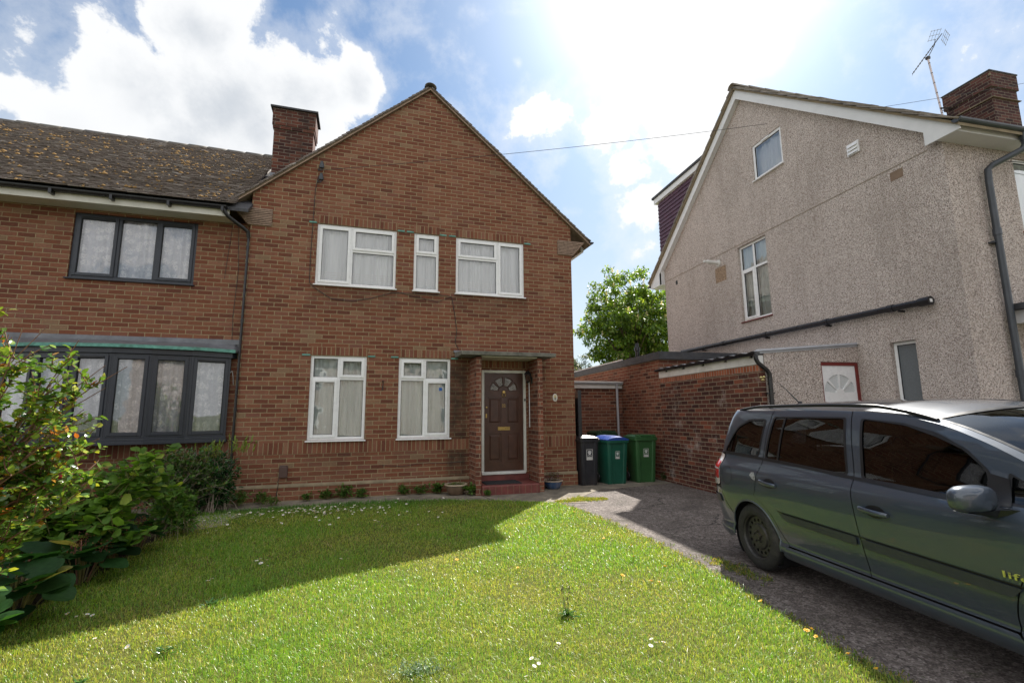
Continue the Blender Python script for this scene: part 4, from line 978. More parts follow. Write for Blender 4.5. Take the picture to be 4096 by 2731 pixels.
_seg = []
def _plan():
    P = []
    for i in range(61):
        t = (math.pi/2)*(1-i/60); p = 3.4
        P.append((-.25-.69*abs(math.sin(t))**(2/p), .9*abs(math.cos(t))**(2/p)))
    for i in range(1, 60): P.append((-.25+2.85*i/60, .9))
    for i in range(61):
        t = (math.pi/2)*i/60; p = 2.7
        P.append((2.6+1.0*abs(math.sin(t))**(2/p), .9*abs(math.cos(t))**(2/p)))
    P = np.array(P); d = np.hypot(*np.diff(P, axis=0).T); s = np.concatenate(([0], np.cumsum(d)))
    i0 = np.interp(0, P[61:119, 0], s[61:119]); s = s-i0
    # resample smoothly
    ss = np.linspace(s[0], s[-1], 600); X = np.interp(ss, s, P[:,0]); Y = np.interp(ss, s, P[:,1])
    k = np.ones(9)/9
    Xs = np.convolve(np.pad(X, 4, mode='edge'), k, 'valid'); Ys = np.convolve(np.pad(Y, 4, mode='edge'), k, 'valid')
    Ys[0] = 0; Ys[-1] = 0
    tx = np.gradient(Xs, ss); ty = np.gradient(Ys, ss); L = np.hypot(tx, ty); nx = -ty/L; ny = tx/L
    nx[:3] = -1; ny[:3] = 0; nx[-3:] = 1; ny[-3:] = 0
    return ss, Xs, Ys, nx, ny
PS, PX, PY, PNX, PNY = _plan()
SMIN, SMAX = float(PS[0]), float(PS[-1])
IZ = [(.18,.10),(.23,.055),(.27,.03),(.31,.022),(.335,.028),(.355,.048),(.42,.034),(.52,.016),(.66,.002),(.78,.0),(.88,.004),(.94,.012),(.975,.026),(1.0,.046),(1.05,.083),(1.10,.103),(1.2,.132),(1.3,.163),(1.4,.200),(1.5,.247),(1.55,.278),(1.6,.32),(1.66,.38)]
_zz = np.linspace(.18, 1.66, 300); _ii = np.interp(_zz, *zip(*IZ)); _ii = np.convolve(np.pad(_ii, 3, mode='edge'), np.ones(7)/7, 'valid')
def inset(z): return np.interp(z, _zz, _ii)
TOPZ = [(SMIN,1.60),(-.9,1.585),(-.4,1.572),(.2,1.572),(.8,1.57),(1.3,1.553),(1.6,1.523),(1.9,1.462),(2.2,1.352),(2.5,1.205),(2.8,1.06),(3.0,.985),(3.4,.88),(3.8,.80),(SMAX,.77)]
_ts = np.linspace(SMIN, SMAX, 400); _tz = np.interp(_ts, *zip(*TOPZ)); _tz = np.convolve(np.pad(_tz, 8, mode='edge'), np.ones(17)/17, 'valid')
def ztop(s): return np.interp(s, _ts, _tz)
def SP(s, z, off=0.0):
    """visible side is y<0"""
    s = np.asarray(s, float); z = np.asarray(z, float)
    d = inset(z)-off
    nx = np.interp(s, PS, PNX); ny = np.interp(s, PS, PNY); L = np.hypot(nx, ny)
    x = np.interp(s, PS, PX)-nx/L*d; y = np.maximum(np.interp(s, PS, PY)-ny/L*d, 0)
    return np.stack([x, -y, z+0*x], -1)
def SN(s, z):
    e = .012; a = SP(s+e, z)-SP(s-e, z); b = SP(s, z+e)-SP(s, z-e); n = np.cross(a, b); n /= np.linalg.norm(n, axis=-1, keepdims=True)+1e-9
    y = SP(s, z); sg = np.sign((n*np.stack([y[...,0]*.0, y[...,1], 0*y[...,0]],-1)).sum(-1, keepdims=True)); 
    return n
def inpoly(px, pz, poly):
    c = np.zeros(len(px), bool); j = len(poly)-1
    for i in range(len(poly)):
        xi, zi = poly[i]; xj, zj = poly[j]
        if zi != zj: c ^= ((zi > pz) != (zj > pz)) & (px < (xj-xi)*(pz-zi)/(zj-zi)+xi)
        j = i
    return c
def subdiv(poly, st=.03):
    o = []
    for i, p in enumerate(poly):
        q = poly[(i+1)%len(poly)]; n = max(1, int(math.hypot(q[0]-p[0], q[1]-p[1])/st)); o += [(p[0]+(q[0]-p[0])*t/n, p[1]+(q[1]-p[1])*t/n) for t in range(n)]
    return o
def spl(pts, n=8, closed=False):
    """Catmull-Rom through the points"""
    P = [np.array(p, float) for p in pts]; o = []
    k = len(P)
    for i in range(k if closed else k-1):
        p0 = P[(i-1)%k] if (closed or i > 0) else 2*P[0]-P[1]; p1 = P[i]; p2 = P[(i+1)%k]; p3 = P[(i+2)%k] if (closed or i+2 < k) else 2*P[-1]-P[-2]
        for t in np.linspace(0, 1, n, endpoint=False): o.append(tuple(.5*((2*p1)+(-p0+p2)*t+(2*p0-5*p1+4*p2-p3)*t*t+(-p0+3*p1-3*p2+p3)*t**3)))
    if not closed: o.append(tuple(P[-1]))
    return o
def rounded(poly, r=.03, n=4):
    o = []; k = len(poly)
    for i in range(k):
        p = np.array(poly[i]); a = np.array(poly[i-1]); b = np.array(poly[(i+1)%k]); la = np.linalg.norm(a-p); lb = np.linalg.norm(b-p)
        rr = min(r, la*.45, lb*.45); p0 = p+(a-p)/la*rr; p1 = p+(b-p)/lb*rr
        for t in np.linspace(0, 1, n+1): o.append(tuple(p0*(1-t)**2+2*p*t*(1-t)+p1*t*t))
    return o
def panel(name, outline, holes, mat, parent, off=0.0, st=.035, sides=(1,-1), label=None):
    loops = [subdiv(outline, st)]+[subdiv(h, st) for h in holes]
    pts = []; edges = []
    for lp_ in loops:
        b = len(pts); m = len(lp_); pts += lp_; edges += [(b+i, b+(i+1)%m) for i in range(m)]
    xs = [p[0] for p in outline]; zs = [p[1] for p in outline]
    gx, gz = np.meshgrid(np.arange(min(xs), max(xs), st), np.arange(min(zs), max(zs), st)); gx = gx.ravel(); gz = gz.ravel()
    ok = inpoly(gx, gz, loops[0])
    for h in loops[1:]: ok &= ~inpoly(gx, gz, h)
    B = np.array(pts); G = np.stack([gx[ok], gz[ok]], 1)
    if len(G):
        dmin = np.sqrt(((G[:, None]-B[None])**2).sum(-1)).min(1); G = G[dmin > st*.45]
    allp = [Vector(p) for p in pts]+[Vector(p) for p in G]
    vo, eo, fo, *_ = delaunay_2d_cdt(allp, edges, [], 0, 1e-6)
    V2 = np.array([(p[0], p[1]) for p in vo]); F = np.array([f for f in fo if len(f) == 3]); cen = V2[F].mean(1)
    ok = inpoly(cen[:,0], cen[:,1], loops[0])
    for h in loops[1:]: ok &= ~inpoly(cen[:,0], cen[:,1], h)
    F = F[ok]; P3 = SP(V2[:,0], V2[:,1], off); NN = SN(V2[:,0], V2[:,1])
    res = []
    for sg in sides:
        V3 = P3*np.array((1, sg, 1)); N3 = NN*np.array((1, sg, 1))
        # outward: away from the centre line
        out = V3-np.array((1.2,0,.8)); f0 = (N3*out).sum(-1)
        N3 = np.where((f0 < 0)[:, None], -N3, N3)
        ff = F.copy(); a, b, c = V3[ff[:,0]], V3[ff[:,1]], V3[ff[:,2]]; gn = np.cross(b-a, c-a); flip = (gn*N3[ff[:,0]]).sum(-1) < 0
        ff[flip] = ff[flip][:, ::-1]
        o = mesh_np(name, V3, ff.ravel(), np.full(len(ff), 3), mat, parent, smooth=True)
        o.data.normals_split_custom_set_from_vertices([tuple(n) for n in N3])
        if label: o['label'] = label
        res.append(o)
    return res
def ribbon(name, line, w, mat, parent, off=-.006, st=.03, sides=(1,-1), ends=0):
    L = spl(line, 6); L = np.array(L); d = np.gradient(L, axis=0); d /= np.linalg.norm(d, axis=1, keepdims=True)+1e-9; nn = np.stack([-d[:,1], d[:,0]], 1)
    a = SP(L[:,0]+nn[:,0]*w/2, L[:,1]+nn[:,1]*w/2, off); b = SP(L[:,0]-nn[:,0]*w/2, L[:,1]-nn[:,1]*w/2, off); n = len(L)
    for sg in sides:
        vs = np.concatenate([a, b])*np.array((1, sg, 1)); fs = [(i,i+1,n+i+1,n+i) for i in range(n-1)]
        mesh_np(name, vs, np.array(fs).ravel(), np.full(len(fs), 4), mat, parent, smooth=True)

CS = .955; cang = R(-98.6)
left = Vector((.9888,-.1495,0)); P0 = Vector((5.2,-5.73,0))+left*.865*CS
CAR = empty('parked_car', tuple(P0), cang, 'dark blue grey people carrier with a dented rear quarter, parked on the driveway', 'car')
CAR.scale = (CS, CS, CS); CAR.rotation_euler = (R(1.8), 0, cang); CAR.location.z = .020
def circ(cx, cz, r, a0, a1, n): return [(cx+r*math.cos(R(a0+(a1-a0)*i/n)), cz+r*math.sin(R(a0+(a1-a0)*i/n))) for i in range(n+1)]
top = lambda a, b, n=12, dz=0: [(a+(b-a)*i/n, float(ztop(a+(b-a)*i/n))+dz) for i in range(n+1)]
g_ = .004
# seams
seamR = [(.145,1.572),(.145,1.30),(.15,1.05),(.135,.92),(.10,.78),(.085,.735)]+circ(0,.31,.415,72,22,6)[1:]+[(.43,.40),(.475,.345)]
seamB = [(1.115,1.56),(1.16,1.40),(1.235,1.12),(1.27,.95),(1.32,.60),(1.335,.345)]
seamF = [(2.47,1.215),(2.45,1.05),(2.44,.90),(2.42,.75),(2.34,.60),(2.29,.45),(2.28,.345)]
sR, sB, sF = spl(seamR, 5), spl(seamB, 5), spl(seamF, 5)
sh = lambda L, dx: [(x+dx, z) for x, z in L]
QW = rounded([(-.56,1.125),(.075,1.112),(.085,1.485),(-.20,1.478),(-.36,1.40)], .05)
RW = rounded([(.175,1.108),(1.185,1.062),(1.07,1.508),(.19,1.512)], .03)
FW_ = rounded([(1.325,1.055),(2.23,1.02),(2.19,1.20),(2.05,1.318),(1.85,1.405),(1.6,1.468),(1.23,1.502)], .03)
FQ = rounded([(2.30,1.035),(2.62,1.03),(2.30,1.20)], .02)
RWN = rounded([(SMIN-.02,1.14),(-1.12,1.14),(-1.09,1.50),(SMIN-.02,1.52)], .01)
archR = circ(0,.31,.365,172,-8,24)
quarter = [(-.32,.488),(-.45,.62),(-.50,.735),(-.505,.76),(-.52,.9),(-.52,1.06),(-.54,1.105),(-.60,1.112),(-.97,1.112)]+top(-.97, .14)+sh(sR, -g_)[2:]+[(.40,.27)]+circ(0,.31,.365,-6,151,22)
panel('quarter_panel', quarter, [QW], M['paint'], CAR)
panel('rear_door', sh(sR, g_)[::-1]+top(.15,1.11)+sh(sB, -g_)[1:], [RW], M['paint'], CAR)
panel('front_door', sh(sB, g_)[::-1]+top(1.12,2.465)+sh(sF, -g_)[1:], [FW_, FQ], M['paint'], CAR)
panel('front_wing', sh(sF, g_)[::-1]+top(2.48,SMAX-.001,16)+[(SMAX-.001,.62),(3.35,.62),(3.12,.42)]+circ(2.703,.31,.365,18,188,22)+[(2.32,.26)], [], M['paint'], CAR)
panel('front_bumper', [(3.12,.412),(3.35,.612),(SMAX-.001,.612),(SMAX-.001,.2),(3.1,.2),(3.065,.30)], [], M['paint'], CAR)
panel('rear_bumper', [(-.325,.48),(-.455,.612),(-.50,.727),(-.52,.735),(SMIN+.001,.735),(SMIN+.001,.22),(-.50,.215),(-.36,.25),(-.363,.32)]+circ(0,.31,.365,177,154,4), [], M['paint'], CAR)
panel('tailgate', [(SMIN+.001,.742),(-.99,.742),(-.985,1.112)]+top(-.985, SMIN+.001, 8), [RWN], M['paint'], CAR)
panel('bumper_strip', rounded([(-.50,.575),(-.53,.655),(SMIN+.001,.655),(SMIN+.001,.575)], .02), [], M['blacktrim'], CAR, off=.012)
panel('sill', rounded([(.395,.245),(.465,.338),(2.285,.338),(2.34,.26),(2.33,.215),(.40,.215)], .015), [], M['paint'], CAR, off=.012)
for sg in (1, -1):
    red = panel('tail_lamp', rounded([(-.515,.765),(-.535,1.095),(-.90,1.105),(-.97,1.09),(-.98,.765)], .04), [], M['lampclear'], CAR, off=.004, sides=(sg,))[0]
    panel('red_lens', rounded([(-.525,.83),(-.540,1.02),(-.93,1.04),(-.965,.86)], .03), [], M['lampred'], red, off=.009, sides=(sg,))
    panel('lens_divider', [(-.53,.93),(-.97,.95),(-.97,.965),(-.53,.945)], [], M['lampclear'], red, off=.011, sides=(sg,))
for nm, W_ in (('quarter_window', QW), ('rear_door_window', RW), ('front_door_window', FW_), ('front_quarter_window', FQ)):
    panel(nm, W_, [], M['carglass'], CAR, off=-.006)
    # black surround, just inside the opening
    c = np.mean(np.array(W_), 0)
    k_ = np.array(W_); inner = [tuple(c+(p-c)*(1-.016/max(.05, np.linalg.norm(p-c)))) for p in k_]
    outer = [tuple(c+(p-c)*(1+.010/max(.05, np.linalg.norm(p-c)))) for p in k_]
    panel('window_surround', outer, [inner], M['blacktrim'], CAR, off=.002, st=.03)
panel('rear_window', [(SMIN+.001,1.14),(-1.12,1.14),(-1.09,1.50),(SMIN+.001,1.52)], [], M['carglass'], CAR, off=-.004)
panel('window_divider', [(.345,1.10),(.37,1.10),(.365,1.512),(.34,1.512)], [], M['blacktrim'], CAR, off=.001)
ribbon('belt_strip', [(-.56,1.113),(-.2,1.108),(.15,1.098),(.6,1.083),(1.2,1.052),(1.8,1.026),(2.28,1.012)], .022, M['blacktrim'], CAR, off=.006)
for S_ in (seamR, seamB, seamF): ribbon('door_seam', S_, .03, M['blacktrim'], CAR, off=-.010)
ribbon('bumper_seam', [(-.32,.484),(-.455,.617),(-.50,.731),(-.56,.738),(-.98,.738),(SMIN,.738)], .03, M['blacktrim'], CAR, off=-.010)
ribbon('tailgate_seam', [(-.978,.74),(-.978,1.1),(-.978,1.58)], .03, M['blacktrim'], CAR, off=-.010)
panel('rubbing_strip', rounded([(.44,.635),(.52,.575),(1.29,.555),(1.29,.622)], .012), [], M['trim'], CAR, off=.016)
panel('rubbing_strip', rounded([(1.345,.553),(2.30,.535),(2.36,.60),(1.345,.62)], .012), [], M['trim'], CAR, off=.016)
panel('strip_groove', [(.40,.648),(.44,.635),(1.29,.622),(2.36,.60),(2.40,.612),(1.3,.632)], [], M['blacktrim'], CAR, off=.004)
# arch lips and liners
for cx_ in (0, 2.703):
    for sg in (-1, 1):
        lip = MB(); pts = [SP(cx_+.362*math.cos(R(a)), .31+.362*math.sin(R(a)), -.004) for a in range(-6, 188, 8)]
        lip.tube([(p[0], p[1]*-sg, p[2]) for p in pts], .011, 8); lip.build('arch_lip', M['paint'], CAR, smooth=True, angle=80)
        ln_ = MB(); ln_.lathe([(.375,-.84),(.375,-.55),(.0,-.54)], (cx_,0,.31), 28, axis='y', caps=False)
        for i, v in enumerate(ln_.v): ln_.v[i] = (v[0], v[1]*sg*-1*-1, max(v[2], .10))
        ln_.build('arch_liner', M['blacktrim'], CAR, smooth=True)
# wheels
def wheel(cx_, sg):
    o = MB(); r, w = .318, .10
    o.lathe([(.212,-w),(.225,-w-.006),(.262,-w-.010),(.292,-w-.002),(.309,-w+.014),(.318,-w+.03),(.318,w-.03),(.309,w-.014),(.29,w),(.212,w)], (0,0,0), 56, axis='y', caps=False)
    for z in (-.035, -.012, .012, .035): pass
    ty = o.build('tyre', M['tyre'], None, smooth=True)
    ri = MB(); ri.lathe([(.214,-w+.002),(.221,-w-.004),(.214,-w+.012),(.202,-w+.02),(.198,-w+.055),(.19,-w+.06),(.19,w),(.214,w)], (0,0,0), 48, axis='y', caps=False)
    disc = MB()
    hol = [[(.157*math.cos(R(i*22.5))+.0165*math.cos(R(a)), .157*math.sin(R(i*22.5))+.0165*math.sin(R(a))) for a in range(0, 360, 36)] for i in range(16)]
    disc.wall([(.192*math.cos(R(a)), .192*math.sin(R(a))) for a in range(0, 360, 6)], hol, -w+.045, -w+.052)
    disc.lathe([(.125,-w+.0445),(.115,-w+.030),(.07,-w+.022),(.055,-w+.026),(.036,-w+.028),(.033,-w+.012),(.0,-w+.014)], (0,0,0), 40, axis='y', caps=False)
    for i in range(5): a = R(72*i+18); disc.lathe([(.010,-w+.024),(.010,-w+.006),(0,-w+.005)], (.055*math.cos(a),0,.055*math.sin(a)), 6, axis='y')
    rim = ri.build('rim', M['steel'], ty, smooth=True); dsc = disc.build('wheel_disc', M['steel'], ty, smooth=True, angle=30)
    bk = MB().lathe([(.185,-w+.09),(0,-w+.09)], (0,0,0), 24, axis='y', caps=False).build('brake', M['blacktrim'], ty)
    ty.name = 'wheel'; ty.parent = CAR; ty.location = (cx_, -.765*sg, .318)
    if sg < 0: ty.rotation_euler = (0, 0, math.pi)
    return ty
for cx_ in (0, 2.703):
    for sg in (1, -1): wheel(cx_, sg)
# roof, screen, bonnet
CT = [(SMIN,-.60,1.602),(-.9,-.58,1.612),(-.5,-.42,1.628),(0,0,1.64),(.8,.85,1.648),(1.3,1.42,1.632),(1.6,1.78,1.600),(1.75,1.97,1.572),(2.0,2.25,1.495),(2.3,2.55,1.372),(2.6,2.84,1.225),(2.85,3.05,1.105),(3.0,3.16,1.06),(3.4,3.38,.965),(3.8,3.52,.86),(SMAX,3.56,.78)]
def TP(s, q):
    E_ = SP(s, ztop(s)); xc = np.interp(s, [c[0] for c in CT], [c[1] for c in CT]); zc = np.interp(s, [c[0] for c in CT], [c[2] for c in CT])
    aq = np.abs(q); x = E_[...,0]+(xc-E_[...,0])*(1-aq**2); z = E_[...,2]+(zc-E_[...,2])*(1-aq**2.4); y = -E_[...,1]*q
    return np.stack([x, y, z], -1)
def tsheet(name, s0, s1, q0, q1, mat, ns=30, nq=24, off=0):
    s, q = np.meshgrid(np.linspace(s0, s1, ns), np.linspace(q0, q1, nq), indexing='ij'); P = TP(s, q)
    e = 1e-3; a = TP(s+e, q)-TP(s-e, q); b = TP(s, np.clip(q+e,-1,1))-TP(s, np.clip(q-e,-1,1)); N = np.cross(a, b); N /= np.linalg.norm(N, axis=-1, keepdims=True)+1e-9
    N = np.where(N[...,2:3] < 0, -N, N); P = P+N*off
    f = [(i*nq+j, (i+1)*nq+j, (i+1)*nq+j+1, i*nq+j+1) for i in range(ns-1) for j in range(nq-1)]
    return mesh_np(name, P.reshape(-1,3), np.array(f).ravel(), np.full(len(f), 4), mat, CAR, smooth=True)
tsheet('roof', SMIN+.01, 1.74, -1, 1, M['paint'], 60, 40)
tsheet('windscreen', 1.745, 2.86, -.93, .93, M['screenglass'], 30, 30, -.003)
for sg in (-1, 1):
    tsheet('pillar', 1.742, 2.86, sg*.925, sg*1, M['paint'], 30, 5)
    tsheet('screen_seal', 1.75, 2.85, sg*.915, sg*.938, M['blacktrim'], 30, 3, .002)
tsheet('screen_header', 1.735, 1.775, -.93, .93, M['blacktrim'], 4, 20, .002)
tsheet('scuttle', 2.862, 3.0, -1, 1, M['blacktrim'], 5, 20)
tsheet('bonnet', 3.002, SMAX-.01, -1, 1, M['paint'], 24, 24)
for sg in (-1, 1):
    pts = []
    for s in np.linspace(-.52, 1.80, 30):
        p = TP(np.array(s), np.array(sg*.955)); t = (s+.52)/2.32; pts.append((p[0], p[1], p[2]+.034*min(1, 6*t, 5*(1-t))+.004))
    MB().tube(pts, .015, 10).build('roof_rail', M['blacktrim'], CAR, smooth=True, angle=70)
MB().tube([(-.22,0,1.63),(-.42,0,1.80),(-.55,0,1.90)], [.008,.004,.0025], 6).lathe([(.025,0),(.02,.03),(.008,.035)], (-.22,0,1.625), 10).build('roof_aerial', M['blacktrim'], CAR)
# handles
def handle(s0, z0, L_, dz, sg):
    cupp = panel('handle_recess_shade', [(s0+L_*.5+.085*math.cos(t), z0+dz*.5+.045*math.sin(t)) for t in np.linspace(0, 2*math.pi, 20, endpoint=False)], [], M['blacktrim'], CAR, off=.0015, sides=(sg,))[0]  # flat black oval painted in for the shaded hollow behind the handle
    h = MB(); ks = np.linspace(0, 1, 9); pts = []
    for t in ks:
        p = SP(s0+L_*t, z0+dz*t, .012+.028*math.sin(math.pi*min(1, max(0, t*.96+.02)))**.5); pts.append((p[0], p[1]*sg, p[2]))
    vs = []; n = len(pts)
    for i, p in enumerate(pts):
        w_ = .019*(1 if .1 < ks[i] < .9 else .8)
        for (dy, dz_) in ((0,w_),(.010,w_*.6),(.010,-w_*.6),(0,-w_),(-.010,-w_*.6),(-.010,w_*.6)): vs.append((p[0], p[1]-dy*sg, p[2]+dz_))
    fs = [(i*6+j, i*6+(j+1)%6, (i+1)*6+(j+1)%6, (i+1)*6+j) for i in range(n-1) for j in range(6)]+[tuple(range(6)), tuple(range((n-1)*6, n*6))]
    h.add(vs, fs).build('door_handle', M['paint'], CAR, smooth=True, angle=60)
for sg in (1, -1):
    handle(.21, .895, .235, -.018, sg); handle(1.36, .848, .24, -.014, sg)
# fuel flap and the dent with bare metal
ff_ = [(-.37+.095*math.cos(t), .885+.10*math.sin(t)) for t in np.linspace(0, 2*math.pi, 28, endpoint=False)]
f2_ = [(-.37+.090*math.cos(t), .885+.095*math.sin(t)) for t in np.linspace(0, 2*math.pi, 28, endpoint=False)]
panel('fuel_flap', ff_, [f2_], M['blacktrim'], CAR, off=.0015, sides=(1,), st=.02)
panel('scraped_dent', [(.03,.93),(.07,.90),(.125,.885),(.115,.935),(.09,.965),(.05,.96)], [], plain('scuffed bare metal', (.42,.43,.45), .35, .5, var=.5, vs=60), CAR, off=.0018, sides=(1,), st=.015)
# mirrors
for sg in (1, -1):
    c = np.array((2.24, -.955, 1.075)); rings = []
    prof = [(-.0,.55,.6),(.03,.8,.85),(.08,.95,1),(.14,1,1),(.20,.93,.94),(.235,.72,.75),(.25,.4,.45)]
    vs = []; nn = 20
    for (dy, a, b) in prof:
        for j in range(nn):
            t = 2*math.pi*j/nn; cs = math.copysign(abs(math.cos(t))**.7, math.cos(t)); sn = math.copysign(abs(math.sin(t))**.75, math.sin(t))
            vs.append((c[0]+.065*a*cs+.02*(1-dy*3), (c[1]+.08-dy)*sg, c[2]+.078*b*sn-.01))
    fs = [(i*nn+j, i*nn+(j+1)%nn, (i+1)*nn+(j+1)%nn, (i+1)*nn+j) for i in range(len(prof)-1) for j in range(nn)]+[tuple(range(nn)), tuple(range((len(prof)-1)*nn, len(prof)*nn))]
    mi_ = MB().add(vs, fs).build('door_mirror', M['paint'], CAR, smooth=True, angle=70)
    MB().add([(c[0]-.055,(c[1]+.06)*sg,c[2]-.070),(c[0]+.07,(c[1]+.06)*sg,c[2]-.070),(c[0]+.055,(c[1]-.12)*sg,c[2]-.080),(c[0]-.045,(c[1]-.12)*sg,c[2]-.080),
              (c[0]-.03,(c[1]+.17)*sg,c[2]-.055),(c[0]+.20,(c[1]+.16)*sg,c[2]-.055),(c[0]+.05,(c[1]+.06)*sg,c[2]-.112),(c[0]-.04,(c[1]+.06)*sg,c[2]-.112)],
             [(0,1,2,3),(0,4,5,1),(3,2,6,7),(7,6,5,4),(0,3,7,4),(1,5,6,2)]).build('mirror_base', M['blacktrim'], mi_)
    panel('mirror_triangle', rounded([(2.17,1.02),(2.33,1.02),(2.30,1.17),(2.20,1.19)], .01), [], M['blacktrim'], CAR, off=.006, sides=(sg,), st=.03)
# badge
bm_ = text_mesh('badge', 'life', .085, Matrix.Identity(4), M['badge'], CAR, ext=.003, align='LEFT')
for v in bm_.data.vertices:
    p = SP(2.265+v.co.x*1.5, .655+v.co.y*.62, .004+v.co.z+.003); v.co = (p[0], p[1], p[2])
# interior
it = MB().box(-.55, 2.6, -.74, .74, .28, .93); it.build('cabin_floor', M['interior'], CAR)
for sx, sy in ((1.42,-.36),(1.42,.36),(.62,-.42),(.62,.0),(.62,.42)):
    s_ = MB(); s_.box(sx-.09, sx+.07, sy-.22 if sx > 1 else sy-.18, sy+.22 if sx > 1 else sy+.18, .9, 1.26 if sx > 1 else 1.2); s_ = s_.build('seat', M['interior'], CAR, bevel=.05, seg=3)
    MB().box(sx-.12, sx-.02, sy-.12, sy+.12, 1.29, 1.46).tube([(sx-.07,sy-.05,1.2),(sx-.07,sy-.05,1.32)], .008, 6).build('headrest', M['interior'], s_, bevel=.035, seg=3)
MB().box(2.25, 2.95, -.70, .70, .93, 1.0).build('dashboard', M['interior'], CAR, bevel=.02)
MB().tube([(2.05,-.36+.18*math.cos(t),1.02+.17*math.sin(t)) for t in np.linspace(0, 2*math.pi, 20)], .014, 8).build('steering_wheel', M['blacktrim'], CAR)
# front lamps and grille for other viewpoints
for sg in (1, -1): panel('headlight', rounded([(3.22,.64),(3.28,.80),(3.60,.78),(3.62,.66)], .03), [], M['lampclear'], CAR, off=.006, sides=(sg,))
panel('grille', rounded([(3.78,.62),(3.80,.74),(SMAX-.001,.74),(SMAX-.001,.62)], .01), [], M['blacktrim'], CAR, off=.006)
panel('number_plate', [(SMIN+.001,.80),(-1.43,.80),(-1.43,.90),(SMIN+.001,.90)], [], M['yellow'], CAR, off=.006)
MB().box(-.6, 3.3, -.55, .55, .16, .279).build('underbody', M['blacktrim'], CAR)
